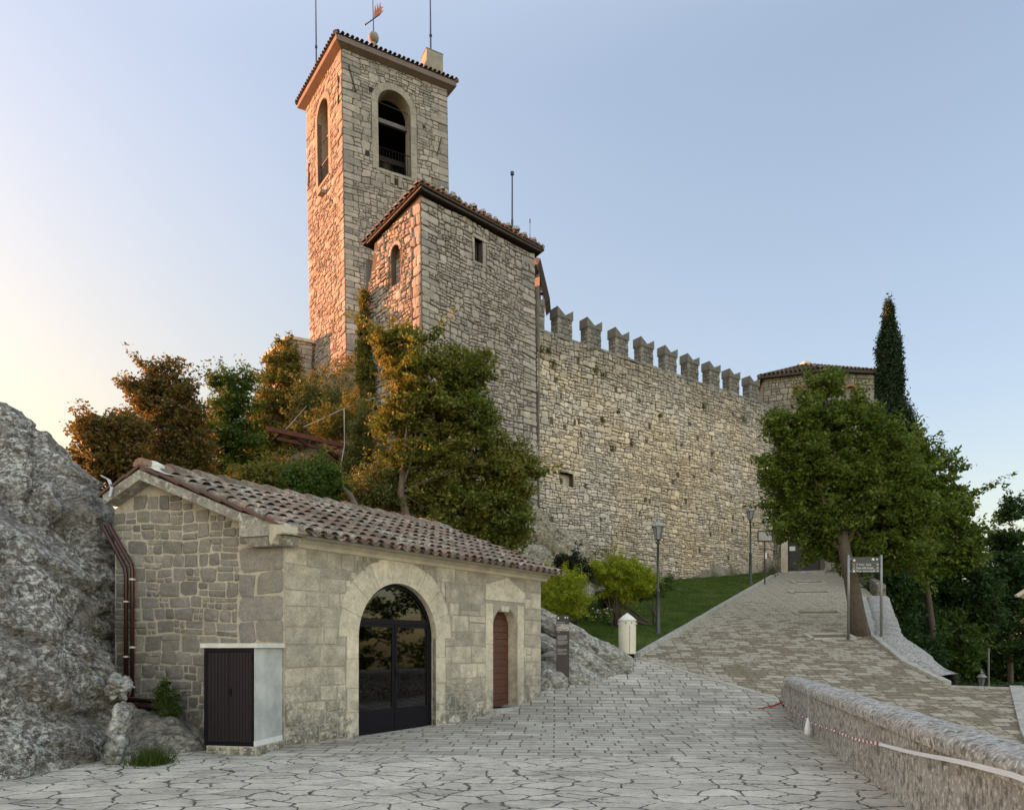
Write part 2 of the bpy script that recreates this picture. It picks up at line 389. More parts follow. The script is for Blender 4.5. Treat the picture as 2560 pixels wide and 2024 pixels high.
def plaza_mat():
    t = NT('pale_flagstones'); p = t.pos(); s = t.sep(p)
    dv = t.n("VectorMath", {0: p, 1: t.n("VectorMath", {0: t.noise(.8, 5, .65, out="Color"), 3: .75}, operation='SCALE').outputs[0]}, operation='ADD').outputs[0]
    # laid rows further up
    dv2 = t.n("VectorMath", {0: p, 1: t.n("VectorMath", {0: t.noise(1.6, 3, .6, out="Color"), 3: .05}, operation='SCALE').outputs[0]}, operation='ADD').outputs[0]
    br = t.n("TexBrick", {"Vector": t.vscale(dv2, (1, 1, 0), (0, 0, 0), (0, 0, .06)), "Color1": (.30, .30, .30, 1), "Color2": (1, 1, 1, 1), "Mortar": (0, 0, 0, 1),
          "Scale": 1, "Mortar Size": .017, "Mortar Smooth": .15, "Bias": 0, "Brick Width": .58, "Row Height": .30}, offset=.42, squash=.72, squash_frequency=3)
    # crazy paving in front
    v3 = t.vscale(dv, (2.05, 2.9, 0))
    vo = t.n("TexVoronoi", {"Vector": v3, "Scale": 1, "Randomness": .95}, feature='DISTANCE_TO_EDGE', voronoi_dimensions='2D')
    vc = t.n("TexVoronoi", {"Vector": v3, "Scale": 1, "Randomness": .95}, feature='F1', voronoi_dimensions='2D')
    jit = t.math('MULTIPLY', t.noise(9, 5, .7), .05)
    edge = t.math('ADD', vo.outputs["Distance"], t.math('SUBTRACT', t.math('MULTIPLY', jit, 1), .025))
    gapw = t.ramp(t.noise(.8, 3, .6), [(.38, .010), (.62, .042)])
    crack = t.n("MapRange", {"Value": edge, "From Min": 0, "From Max": t.math('ADD', gapw, .012), "To Min": 1, "To Max": 0}).outputs[0]
    y = t.math('ADD', s[1], t.math('MULTIPLY', t.noise(1.4, 2, .5), 1.0))
    near = t.n("MapRange", {"Value": y, "From Min": 11.75, "From Max": 11.7}).outputs[0]
    stone = t.ramp(t.noise(1.1, 6, .7), [(.3, (.37, .34, .285)), (.7, (.60, .555, .47))])
    stone = t.mix(.6, stone, t.ramp(t.noise(18, 7, .78, vec=t.vscale(p, (1, 2.2, 1))), [(.34, .55), (.5, .98), (.68, 1.3)]), 'MULTIPLY')
    bcol = t.mix(.42, stone, t.mix(1, stone, br.outputs["Color"], 'MULTIPLY'))
    ccol = t.mix(.30, stone, t.mix(1, stone, t.ramp(t.sep(vc.outputs["Color"])[0], [(0, .5), (1, 1.3)]), 'MULTIPLY'))
    jo = t.ramp(t.noise(2.5, 4, .7), [(.38, .2), (.62, .9)])
    bj = t.math('MULTIPLY', br.outputs["Fac"], jo)
    j = t.mix(near, bj, crack)
    dirt = t.ramp(t.noise(5, 4, .7), [(.4, (.03, .026, .02)), (.65, (.035, .036, .02))])
    c = t.mix(j, t.mix(near, bcol, ccol), dirt)
    blot = t.ramp(t.noise(.5, 6, .75, vec=t.vscale(p, (1, 1.6, 1))), [(.5, 0), (.66, .5)])
    c = t.mix(blot, c, (.16, .15, .125))
    spk = t.math('MULTIPLY', t.ramp(t.noise(7, 6, .8, vec=t.vscale(p, (1, 1.7, 1))), [(.55, 0), (.62, .6)]), t.ramp(t.noise(.7, 3, .6), [(.4, 0), (.6, 1)]))
    c = t.mix(spk, c, (.10, .09, .07))
    h = t.math('SUBTRACT', t.math('MULTIPLY', t.noise(14, 7, .75), .35), j)
    return t.fin(c, .88, t.bump(h, .9, .035), spec=.12)
M['plaza'] = plaza_mat()
def ramp_mat():
    t = NT('mossy_brown_setts'); p = t.pos()
    dv2 = t.n("VectorMath", {0: p, 1: t.n("VectorMath", {0: t.noise(1.3, 3, .6, out="Color"), 3: .12}, operation='SCALE').outputs[0]}, operation='ADD').outputs[0]
    v = t.vscale(dv2, (1, 1, 0), (0, 0, 0), (0, 0, .1))
    br = t.n("TexBrick", {"Vector": v, "Color1": (.0, .0, .0, 1), "Color2": (1, 1, 1, 1), "Mortar": (.5, .5, .5, 1),
          "Scale": 1, "Mortar Size": .012, "Mortar Smooth": .1, "Bias": 0, "Brick Width": .52, "Row Height": .28}, offset=.4, squash=.7, squash_frequency=2)
    pale = t.ramp(t.noise(3, 5, .7), [(.3, (.30, .262, .20)), (.7, (.44, .395, .315))])
    moss = t.ramp(t.noise(6, 5, .7), [(.3, (.15, .122, .08)), (.7, (.24, .20, .135))])
    y = t.sep(p)[1]
    hi = t.n("MapRange", {"Value": y, "From Min": 24, "From Max": 36, "To Min": 0, "To Max": .16}).outputs[0]
    f = t.math('ADD', t.math('ADD', t.math('MULTIPLY', t.sep(br.outputs["Color"])[0], .17), t.math('MULTIPLY', t.noise(2.6, 7, .8, vec=t.vscale(p, (1, 2.0, 1)), dist=.3), .85)), hi)
    k = t.ramp(f, [(.50, 0), (.545, 1)])
    c = t.mix(k, moss, pale)
    c = t.mix(t.math('MULTIPLY', br.outputs["Fac"], .8), c, (.05, .04, .025))
    c = t.mix(.5, c, t.ramp(t.noise(25, 5, .8), [(.3, .6), (.7, 1.3)]), 'MULTIPLY')
    h = t.math('SUBTRACT', t.math('MULTIPLY', t.noise(20, 5, .7), .4), br.outputs["Fac"])
    return t.fin(c, .85, t.bump(h, .7, .025), spec=.2)
M['ramp'] = ramp_mat()
M['kerb'] = plain('kerb_stone', (.36, .35, .31), .9, 0, .5, 4, .3)
def parapet_mat(name='streaked_cement', top=False):
    t = NT(name); st = t.vscale(t.pos(), (1.2, 1.2, .9) if not top else (1.2, 1.2, 1.2))
    c = t.ramp(t.noise(1.7, 5, .7), [(.3, (.25, .24, .222)), (.7, (.40, .388, .362))])
    c = t.mix(t.ramp(t.noise(19, 3, .6, vec=st), [(.53, 0), (.6, .75)]), c, (.60, .59, .55))
    c = t.mix(t.ramp(t.noise(11, 4, .65, vec=t.vscale(st, (1, 1, 1), (3, 7, 5))), [(.50, 0), (.62, .75)]), c, (.085, .078, .068))
    return t.fin(c, .95, t.bump(t.noise(40, 6, .8, vec=st), .4, .02), spec=.15)
M['parapet'] = parapet_mat(); M['parapet_top'] = parapet_mat('lichened_coping', True)
M['leaf_oak'] = leaf_mat('leaf_olive_gold', [(.12, .145, .03), (.19, .19, .04), (.08, .115, .025), (.25, .20, .045), (.13, .155, .035)], .35, (.6, .78, .65))
M['leaf_autumn'] = leaf_mat('leaf_autumn_rust', [(.15, .095, .035), (.10, .10, .03), (.20, .095, .035), (.075, .09, .028), (.16, .13, .04)], .35)
M['leaf_gold'] = leaf_mat('leaf_gold_green', [(.12, .135, .03), (.17, .155, .035), (.085, .11, .025), (.19, .15, .035), (.10, .12, .03)], .35)
M['leaf_green'] = leaf_mat('leaf_mid_green', [(0.056, 0.104, 0.019), (0.08, 0.136, 0.026), (0.045, 0.08, 0.019), (0.12, 0.16, 0.029)], .35)
M['leaf_right'] = leaf_mat('leaf_dark_green', [(0.084, 0.129, 0.02), (0.123, 0.174, 0.025), (0.045, 0.078, 0.016), (0.179, 0.213, 0.034), (0.067, 0.112, 0.02)], .35)
M['leaf_deep'] = leaf_mat('leaf_deep_green', [(0.032, 0.065, 0.02), (0.049, 0.092, 0.024), (0.024, 0.049, 0.016)], .3)
M['leaf_cypress'] = leaf_mat('cypress_needles', [(.012, .03, .012), (.02, .042, .016), (.03, .055, .02)], .1)
M['leaf_lime'] = leaf_mat('leaf_lime', [(.30, .34, .02), (.20, .26, .02), (.40, .40, .03), (.12, .17, .015)], .3)
M['leaf_dark'] = leaf_mat('leaf_blue_dark', [(.012, .02, .012), (.02, .03, .018)], .2)  # very dark leaves of a single shrub
M['leaf_ivy'] = leaf_mat('ivy_leaf', [(0.069, 0.098, 0.028), (0.117, 0.147, 0.039), (0.196, 0.167, 0.059), (0.098, 0.117, 0.039)], .3)
M['grass'] = leaf_mat('grass_blade', [(.03, .055, .008), (.05, .08, .012), (.075, .10, .018)], .3)
M['flower'] = plain('pale_pink_petals', (.6, .38, .36), .6, 0, .2, 9)
# ------------------------------------------------------------------ masonry
class Fr:
    """wall frame: a runs to the right as seen from outside, d outwards, z up"""
    def __init__(s, O, ax, lean=(0, 0), z0=0, lfun=None):
        s.O = np.array([O[0], O[1], 0.0]); l = math.hypot(*ax); s.a = np.array([ax[0]/l, ax[1]/l, 0.0]); s.n = np.array([s.a[1], -s.a[0], 0.0])
        s.lean = np.array([lean[0], lean[1], 0.0]); s.z0 = z0
    def arr(s, a, d, z):
        a = np.asarray(a, float); d = np.asarray(d, float); z = np.asarray(z, float)
        a, d, z = np.broadcast_arrays(a, d, z)
        return s.O+a[..., None]*s.a+d[..., None]*s.n+z[..., None]*np.array([0, 0, 1.0])+(z-s.z0)[..., None]*s.lean
    def pt(s, a, d, z): return Vector(s.arr(a, d, z).tolist())
def cells(W, z0, z1, band, col, rng, split=.5, quoin=None, holes=()):
    out = []; y = z0; k = 0
    while y < z1-1e-6:
        h = rng.uniform(*band)
        if z1-y-h < band[0]*.6: h = z1-y
        x = 0; xe = W
        if quoin:
            q = quoin[k % 2]; out.append((0, q, y, y+h)); x = q
            q = quoin[(k+1) % 2]; out.append((W-q, W, y, y+h)); xe = W-q
        k += 1
        while x < xe-1e-6:
            ww = rng.uniform(*col)
            if xe-x-ww < col[0]*.7: ww = xe-x
            stack = [(x, x+ww, y, y+h)]
            if rng.random() < split:
                t = rng.uniform(.35, .65); m = y+h*t; stack = [(x, x+ww, y, m), (x, x+ww, m, y+h)]
                res = []
                for (a0, a1, b0, b1) in stack:
                    if (a1-a0) > 1.7*(b1-b0) and rng.random() < .5:
                        mm = a0+(a1-a0)*rng.uniform(.35, .65); res += [(a0, mm, b0, b1), (mm, a1, b0, b1)]
                    else: res.append((a0, a1, b0, b1))
                stack = res
            out += stack; x += ww
        y += h
    for (hx0, hx1, hy0, hy1) in holes:
        nw = []
        for (a0, a1, b0, b1) in out:
            if a1 <= hx0 or a0 >= hx1 or b1 <= hy0 or b0 >= hy1: nw.append((a0, a1, b0, b1)); continue
            if a0 < hx0: nw.append((a0, hx0, b0, b1))
            if a1 > hx1: nw.append((hx1, a1, b0, b1))
            c0, c1 = max(a0, hx0), min(a1, hx1)
            if b0 < hy0: nw.append((c0, c1, b0, hy0))
            if b1 > hy1: nw.append((c0, c1, hy1, b1))
        out = [r for r in nw if r[1]-r[0] > .05 and r[3]-r[2] > .04]
    return out
def arch_holes(cx, r, z0, zs, n=7):
    hs = [(cx-r, cx+r, z0, zs)]
    for i in range(n):
        za, zb = i/n, (i+1)/n
        hw = r*math.sqrt(max(0, 1-((za+zb)/2)**2)); hs.append((cx-hw, cx+hw, zs+r*za, zs+r*zb))
    return hs
def stones(mb, fr, rects, gap=.012, d=(.02, .06), rnd=.22, warp=.05, seed=0, mi=0, jit=.10, keep=None, edge=None):
    g = np.random.default_rng(seed); r = np.array(rects, float)
    if keep is not None: r = r[[bool(keep(*q)) for q in r]]
    N = len(r); x0, x1, y0, y1 = r.T; w = x1-x0; h = y1-y0; m = np.minimum(w, h)
    c = (m*rnd)[:, None]*g.uniform(.25, 1.2, (N, 8))
    X0, X1, Y0, Y1 = (v[:, None] for v in (x0+gap, x1-gap, y0+gap, y1-gap))
    px = np.concatenate([X0+c[:, 0:1], X1-c[:, 1:2], X1, X1, X1-c[:, 4:5], X0+c[:, 5:6], X0, X0], 1)
    py = np.concatenate([Y0, Y0, Y0+c[:, 2:3], Y1-c[:, 3:4], Y1, Y1, Y1-c[:, 6:7], Y0+c[:, 7:8]], 1)
    j = (m*jit)[:, None]; jx = g.uniform(-.5, .5, (N, 8))*j; jy = g.uniform(-.5, .5, (N, 8))*j
    inner = np.ones((N, 8))
    if edge is not None:   # keep true on the outline
        inner = np.where((px < edge[0]+.08) | (px > edge[1]-.08), 0, 1)
    px = px+jx*inner; py = py+jy
    cx = px.mean(1, keepdims=True); cy = py.mean(1, keepdims=True)
    dd = g.uniform(d[0], d[1], (N, 1)); tx = g.uniform(-.5, .5, (N, 1))*dd/w[:, None]; ty = g.uniform(-.5, .5, (N, 1))*dd/h[:, None]
    b1 = np.minimum(.02+.02*m, m*.12)[:, None]; b2 = (m*.24)[:, None]
    def ring(b, dep):
        L = np.sqrt((px-cx)**2+(py-cy)**2)+1e-6; k = np.clip(1-b*1.3/L, .1, 1)
        qx = cx+(px-cx)*k; qy = cy+(py-cy)*k
        return qx, qy, dep+tx*(qx-cx)+ty*(qy-cy)
    rings = [ring(0, dd*0-.015), ring(b1*.35, dd*.72), ring(b2, dd*g.uniform(.9, 1.15, (N, 8)))]
    A = np.concatenate([q[0] for q in rings]+[cx], 1); B = np.concatenate([q[1] for q in rings]+[cy], 1); D = np.concatenate([q[2] for q in rings]+[dd*1.08], 1)
    if warp:
        ph = g.uniform(0, 6, 6)
        def wv(A, B): return warp*(np.sin(A*1.3+ph[0]+B*.7)*.5+np.sin(A*3.1+ph[1]-B*1.9)*.3+np.sin(A*6.3+B*4.1+ph[2])*.2)
        eA = 1.0
        if edge is not None: eA = np.clip(np.minimum(A-edge[0], edge[1]-A)/.6, 0, 1)
        A2 = A+eA*warp*(np.sin(B*1.7+ph[3]+A*.9)*.5+np.sin(B*4.3+ph[4]-A*2.3)*.4); B = B+wv(A, B); A = A2
    V = fr.arr(A, D, B).reshape(-1, 3)
    base = (np.arange(N)*25)[:, None]; k = np.arange(8); k2 = (k+1) % 8
    q1 = np.stack([k, k2, k2+8, k+8], 1).ravel(); q2 = q1+8
    quads = np.concatenate([(base+q1[None]).reshape(-1, 4), (base+q2[None]).reshape(-1, 4)])
    t = np.stack([k+16, k2+16, np.full(8, 24)], 1).ravel(); tris = (base+t[None]).reshape(-1, 3)
    b = len(mb.v); mb.v.extend(map(tuple, V.tolist()))
    mb.f.extend(map(tuple, (quads+b).tolist())); mb.f.extend(map(tuple, (tris+b).tolist()))
    mb.m.extend([mi]*(len(quads)+len(tris)))
def panel(mb, fr, outer, hole_list=(), d=0, reveal=.4, mi=0, rmi=None, back=True):
    """flat wall face with real openings; the reveals go in by `reveal`"""
    polys = [[Vector((x, z, 0)) for x, z in outer]]+[[Vector((x, z, 0)) for x, z in h] for h in hole_list]
    tri = tessellate_polygon(polys); flat = [p for q in polys for p in q]
    mb.add([fr.pt(p.x, d, p.y) for p in flat], [tuple(t) for t in tri], mi)
    for h in hole_list:
        n = len(h)
        vs = [fr.pt(x, d, z) for x, z in h]+[fr.pt(x, d-reveal, z) for x, z in h]
        mb.add(vs, [(i, (i+1) % n, (i+1) % n+n, i+n) for i in range(n)], mi if rmi is None else rmi)
def arch_poly(cx, r, z0, zs, n=16):
    return [(cx-r, z0), (cx+r, z0)]+[(cx+r*math.cos(math.pi*i/n), zs+r*math.sin(math.pi*i/n)) for i in range(n+1)]
def rect_poly(a0, a1, z0, z1): return [(a0, z0), (a1, z0), (a1, z1), (a0, z1)]
def ring_stones(mb, fr, cx, zs, r0, r1, n, t0=0, t1=180, d=.03, back=-.05, gap=.6, mi=0, rng=random, r1var=0):
    ts = [t0+(t1-t0)*i/n for i in range(n+1)]
    for i in range(n):
        a, b = R(ts[i]+gap/2), R(ts[i+1]-gap/2); rr = r1+(rng.uniform(-1, 1)*r1var)
        sub = 4; pin = [(cx+r0*math.cos(a+(b-a)*k/sub), zs+r0*math.sin(a+(b-a)*k/sub)) for k in range(sub+1)]
        pout = [(cx+rr*math.cos(a+(b-a)*k/sub), zs+rr*math.sin(a+(b-a)*k/sub)) for k in range(sub+1)][::-1]
        mb.prism([fr.pt(x, d, z) for x, z in pin+pout], tuple((fr.n*(back-d)).tolist()), mi)
def tiles(mb, P0, ea, eu, width, length, pitch=.23, row=.36, r=.085, mi=0, mi_under=0, seed=0, under=True):
    """curved clay tiles: P0 lower-left corner, ea along the eaves, eu up the slope"""
    rg = random.Random(seed); ea = Vector(ea).normalized(); eu = Vector(eu).normalized(); nn = ea.cross(eu).normalized()
    if nn.z < 0: nn = -nn
    P0 = Vector(P0); nc = max(1, int(round(width/pitch))); nr = max(1, int(round(length/row))); pit = width/nc; rw = length/nr
    mb.add([P0, P0+ea*width, P0+ea*width+eu*length, P0+eu*length], [(0, 1, 2, 3)], mi_under)
    for c in range(nc):
        for q in range(nr):
            cen = P0+ea*((c+.5)*pit+rg.uniform(-.012, .012))+eu*(q*rw-.03+rg.uniform(-.02, .02))
            lo_r = r*rg.uniform(.96, 1.06); hi_r = r*.82; lift = .045+rg.uniform(-.008, .012); L = rw*1.12; tw = rg.uniform(-.05, .05)
            vs = []; K = 6
            for (rad, u, h) in ((lo_r, 0, lift), (hi_r, L, .012), (lo_r-.016, 0, lift)):
                for k in range(K+1):
                    t = math.pi*k/K; vs.append(cen+ea*(rad*math.cos(t)+tw*u)+eu*u+nn*(h+rad*math.sin(t)*.9))
            K1 = K+1
            fs = [(k, k+1, K1+k+1, K1+k) for k in range(K)]+[(2*K1+k, 2*K1+k+1, k+1, k) for k in range(K)]
            mb.add(vs, fs, mi)
        if under:   # channel tile between this cover and the next, seen at the eaves
            for q in range(nr):
                cen = P0+ea*((c+1)*pit)+eu*(q*rw-.05)
                vs = []; K = 4; K1 = K+1
                for (rad, u, h) in ((r*.8, 0, .045), (r*.95, rw*1.1, .03), (r*.8+.015, 0, .04)):
                    for k in range(K1):
                        t = math.pi+math.pi*k/K; vs.append(cen+ea*rad*math.cos(t)+eu*u+nn*(h+.045+rad*math.sin(t)*.75))
                mb.add(vs, [(k, k+1, K1+k+1, K1+k) for k in range(K)]+[(2*K1+k, 2*K1+k+1, k+1, k) for k in range(K)], mi)

# ------------------------------------------------------------------ levels of the ground
def sst(x, a, b):
    t = np.clip((np.asarray(x, float)-a)/(b-a), 0, 1); return t*t*(3-2*t)
def road_z(x, y):
    x = np.asarray(x, float); y = np.asarray(y, float)
    p = .008*x+.2293*y-3.85; soft = .5*(p+np.sqrt(p*p+.35**2))
    t = sst(x-(2.37+.2406*y), 0, 1.5); return soft*(1-t)+p*t
CURB = [(3.95, 23.0), (15.8, 43.0)]                  # lawn kerb
def curb_x(y): return 3.95+(y-23.0)*.5925
ctrl = """
2.8 23.5 1.75;5 28 2.75;8 35 4.35;11 39 5.25;9.6 39.3 5.3;13.5 41.6 5.8;2.2 21.6 .9;1.6 23.2 1.9;.9 24.6 2.7;3 26.5 2.35;4 30 3.3;6 33 4.0
-2 23 3.1;-5 24.5 4.6;-8 24 4.6;-11 24 4.4;-12 18.5 2.6;-9 17.6 1.8;-5 18.5 1.8;-1.2 20.6 1.1;-3 21 2.1;-8 20.5 2.8
-3.57 28.6 9.1;-1.5 30.4 9.1;1.09 32.8 7.5;-6.6 31.8 11.2;3.9 35.1 5.9;6.5 37.0 5.6;-5.2 30.2 10.2
-3 26.9 6.2;0 28.5 4.8;2.0 31 4.2;4.4 33.2 4.3;-1 26 4.3;-5.5 27.6 7.2;2.6 28.6 3.2
-9.5 39.6 17.3;-13 43 17;-8 35 13.6;-10 32 10.2;-9 28 7.2;-12 36 13.2;-6.8 34 13.8;-6 38 16.5;-11 39.8 16.6;-10.5 28 7;-7 26.3 6.2
-15.5 38 9.5;-18 42 8;-20 36 4;-15 30 5;-15 22.5 6.6;-20 22 7.0;-26 30 0;-30 40 -10;-14 18 5;-20 16 6;-24 12 4;-14 12 2;-20 8 1;-25 0 0
-8 48 16.5;0 45 22;3 46 21;2 49 22.4;5 48 21.6;9 49 20.8;0 42 18;-3 38.7 19.5;-1 39.7 19.5;1.5 39 17.4;20 55 5;-20 55 2;0 55 6;-12 47 16.8
13.9 25.5 .2;16 29 .2;18.6 34.5 1.0;20 38.5 1.5;26 42 -2;23.5 36 -3.4;18 24 -1.6;15.5 20.5 -.9;17 17 -2.2;13.5 14 -1.6;22 24 -3.5;30 34 -6;24 45 1;30 50 -4;12 8 -3;8 3 -4.5;10 0 -5.5;25 10 -7
40 40 -12;40 20 -14;-40 20 -12;-40 50 -20;0 70 -4;30 70 -12;-30 70 -14;0 -15 -1;-20 -15 -2;20 -15 -10""".replace("\n", ";")
CP = [tuple(map(float, q.split())) for q in ctrl.split(";") if q.strip()]  # unseen ground inside the castle and left of the hut raised to block sun
for yy in np.arange(-6, 44, 3.0):
    for xx in np.arange(-7, 20, 3.0):
        rx = 11.8 if yy < 19.3 else (11.8+(yy-21.8)*.27 if yy < 25.5 else 12.8+(yy-25.5)*.44)
        lx = -5.5 if yy < 12 else (-3.8+(yy-12)*.72 if yy < 19 else (2.6+(yy-19.5)*.5 if yy < 23 else curb_x(yy)+.3))
        if lx <= xx <= rx: CP.append((xx, yy, float(road_z(xx, yy))-.14))
CPa = np.array(CP); _D = np.linalg.norm(CPa[:, None, :2]-CPa[None, :, :2], axis=2)
_W = np.linalg.solve(np.block([[_D+1e-6*np.eye(len(CPa)), np.ones((len(CPa), 1))], [np.ones((1, len(CPa))), np.zeros((1, 1))]]), np.append(CPa[:, 2], 0))
def rbf(x, y):
    x = np.asarray(x, float); y = np.asarray(y, float); sh = x.shape; q = np.stack([x.ravel(), y.ravel()], 1); out = np.zeros(len(q))
    for i in range(0, len(q), 20000):
        out[i:i+20000] = np.linalg.norm(q[i:i+20000, None]-CPa[None, :, :2], axis=2)@_W[:-1]+_W[-1]
    out = out.reshape(sh); r = np.hypot(x-3, y-28); t = sst(r, 45, 95)
    return out*(1-t)+(-45)*t
PLAZA = [(-9, -8), (4.1-1.73-.24*8, -8), (2.37+.2406*17.5, 17.5), (6.75, 18.3), (3.98, 22.95), (2.9, 21.3), (1.2, 19.3), (.3, 18.8), (-4.3, 12.6), (-7, 13.4), (-9, 10)]
RAMP = [(3.98, 22.95), (6.75, 18.3), (6.62, 17.2), (2.6+.2406*-8, -8), (2.0, -8), (3.5, 0), (4.9, 3), (7.7, 9.5), (11.4, 15.95), (13.5, 19.25), (11.75, 19.5), (11.9, 21.8), (12.8, 25.5), (16.6, 34.1), (17.4, 34.6), (19.9, 42), (21.9, 43.9), (18.9, 43.6), (15.7, 44.6), (15.75, 43)]
LAWN = [(3.85, 23.0), (15.7, 43.05), (14.9, 43.2), (9.9, 39.5), (6.2, 36.8), (4.4, 34.6), (2.6, 31), (1.3, 27), (.9, 24.6), (2.1, 22.2)]
def inside(poly, x, y):
    c = np.zeros(np.shape(x), bool); n = len(poly); j = n-1
    for i in range(n):
        xi, yi = poly[i]; xj, yj = poly[j]
        c ^= ((yi > y) != (yj > y)) & (x < (xj-xi)*(y-yi)/((yj-yi) if yj != yi else 1e-9)+xi); j = i
    return c
def lawn_z(x, y): return road_z(x, y)+.09+np.maximum(0, (curb_x(np.asarray(y, float))-np.asarray(x, float)))*.055
def G(x, y):
    """bare ground height"""
    x = np.asarray(x, float); y = np.asarray(y, float); z = rbf(x, y)
    rz = road_z(x, y)-.16
    for poly in (PLAZA, RAMP): z = np.where(inside(poly, x, y), np.minimum(z, rz), z)
    z = np.where(inside(LAWN, x, y), lawn_z(x, y)-.1, z)
    return z
def patch(name, poly, step, zf, m, kind='structure', label=None):
    bm = bmesh.new(); vs = [bm.verts.new((x, y, 0)) for x, y in poly]; f = bm.faces.new(vs)
    bmesh.ops.triangulate(bm, faces=[f])
    xs = [p[0] for p in poly]; ys = [p[1] for p in poly]
    for ax, lo, hi in ((0, min(xs), max(xs)), (1, min(ys), max(ys))):
        v = math.floor(lo/step)*step+step
        while v < hi:
            co = [0, 0, 0]; no = [0, 0, 0]; co[ax] = v; no[ax] = 1
            bmesh.ops.bisect_plane(bm, geom=bm.verts[:]+bm.edges[:]+bm.faces[:], dist=1e-5, plane_co=co, plane_no=no); v += step
    V = np.array([v.co[:2] for v in bm.verts]); Z = zf(V[:, 0], V[:, 1])
    for v, z in zip(bm.verts, Z): v.co.z = z
    me = bpy.data.meshes.new(name); bm.to_mesh(me); bm.free(); me.materials.append(m)
    o = bpy.data.objects.new(name, me); COL.objects.link(o); me.polygons.foreach_set("use_smooth", [True]*len(me.polygons))
    if kind: o["kind"] = kind
    return o
def strip(name, pts, w, h, m, zf=road_z, step=.9, parent=None, gap=.012):
    """kerb stones laid along a line on the ground"""
    mb = MB(); rg = random.Random(3)
    for (x0, y0), (x1, y1) in zip(pts[:-1], pts[1:]):
        L = math.hypot(x1-x0, y1-y0); n = max(1, round(L/step))
        for i in range(n):
            a, b = i/n+gap/L, (i+1)/n-gap/L; hh = h+rg.uniform(-.006, .006)
            dx, dy = (x1-x0)/L, (y1-y0)/L; nx, ny = dy*w/2, -dx*w/2; vs = []
            for t, s_ in ((a, 1), (b, 1), (b, -1), (a, -1)):
                x = x0+(x1-x0)*t+nx*s_; y = y0+(y1-y0)*t+ny*s_; z = float(zf(x0+(x1-x0)*t, y0+(y1-y0)*t)); vs.append((x, y, z))
            top = [(x-nx*0, y, z+hh) for x, y, z in vs]; bot = [(x, y, z-.2) for x, y, z in vs]
            mb.add(bot+top, [(4, 5, 6, 7), (0, 1, 5, 4), (1, 2, 6, 5), (2, 3, 7, 6), (3, 0, 4, 7)])
    return mb.build(name, m, parent)
def setting():
    # ground: one sheet to the horizon, fine near the castle
    def axis(a, b, st, far):
        c = list(np.arange(a, b+1e-6, st)); s = st; v = b
        while v < far: s *= 1.35; v += s; c.append(v)
        s = st; v = a; lo = []
        while v > -far: s *= 1.35; v -= s; lo.append(v)
        return np.array(lo[::-1]+c)
    X = axis(-24, 30, .33, 1500); Y = axis(-4, 52, .33, 1500); XX, YY = np.meshgrid(X, Y)
    Z = G(XX, YY)
    rough = sst(Z-road_z(XX, YY), .5, 3.0)*sst(60-np.hypot(XX, YY-25), 0, 10)*(XX < 8)
    nz = np.zeros(XX.shape); zz = Z
    for i in range(XX.shape[0]):
        for j in range(XX.shape[1]):
            if rough[i, j] > .01:
                v = Vector((XX[i, j], YY[i, j], zz[i, j]))
                nz[i, j] = mnoise.fractal(v*.45, .8, 2.2, 5)*.75+abs(mnoise.noise(v*.9))*.4-.2
    Z = Z+nz*rough
    far = sst(np.hypot(XX, YY), 90, 400); Z = Z*(1-far)+(-60)*far
    n, m_ = XX.shape; V = np.stack([XX, YY, Z], 2).reshape(-1, 3); idx = np.arange(n*m_).reshape(n, m_)
    Fc = np.stack([idx[:-1, :-1], idx[:-1, 1:], idx[1:, 1:], idx[1:, :-1]], 2).reshape(-1, 4)
    mb = MB(); mb.addnp(V, Fc); mb.build("ground", M['hill'], None, True, 'structure')
    patch("paved_square", PLAZA, .5, lambda x, y: road_z(x, y)+.004, M['plaza'])
    patch("paved_ramp", RAMP, .5, road_z, M['ramp'])
    patch("lawn", LAWN, .5, lawn_z, M['lawn'])
    tag(strip("kerb", [(3.98, 22.9), (15.72, 42.9)], .2, .13, M['kerb']), kind='structure')
    tag(strip("kerb_strip", [(3.98, 22.9), (6.72, 18.3)], .24, .012, M['kerb']), kind='structure')
    tag(strip("road_edge_kerb", [(16.6, 34.0), (12.85, 25.5), (11.95, 21.8), (11.85, 19.6)], .22, .10, M['kerb']), kind='structure')
    tag(strip("road_edge_strip", [(11.8, 19.5), (13.45, 19.22)], .35, .012, M['kerb']), kind='structure')
    tag(strip("side_kerb", [(13.45, 19.2), (11.4, 15.9), (7.8, 9.5)], .3, .08, M['kerb']), kind='structure')
    # grass blades on the lawn
    g = np.random.default_rng(5); n = 90000; x = g.uniform(0, 16, n); y = g.uniform(22, 43.5, n)
    k = inside(LAWN, x, y); x = x[k]; y = y[k]; z = lawn_z(x, y); n = len(x)
    a = g.uniform(0, 6.28, n); h = g.uniform(.025, .06, n); wd = g.uniform(.008, .016, n)
    b = np.stack([x, y, z-.01], 1); s_ = np.stack([np.cos(a)*wd, np.sin(a)*wd, 0*a], 1); tip = b+np.stack([g.normal(0, .02, n), g.normal(0, .02, n), h], 1)
    tag(tri_mesh("grass", np.stack([b-s_, b+s_, tip], 1), 3, M['grass']), 'short dark green grass covering the sloping lawn', 'grass', kind='stuff')
setting()

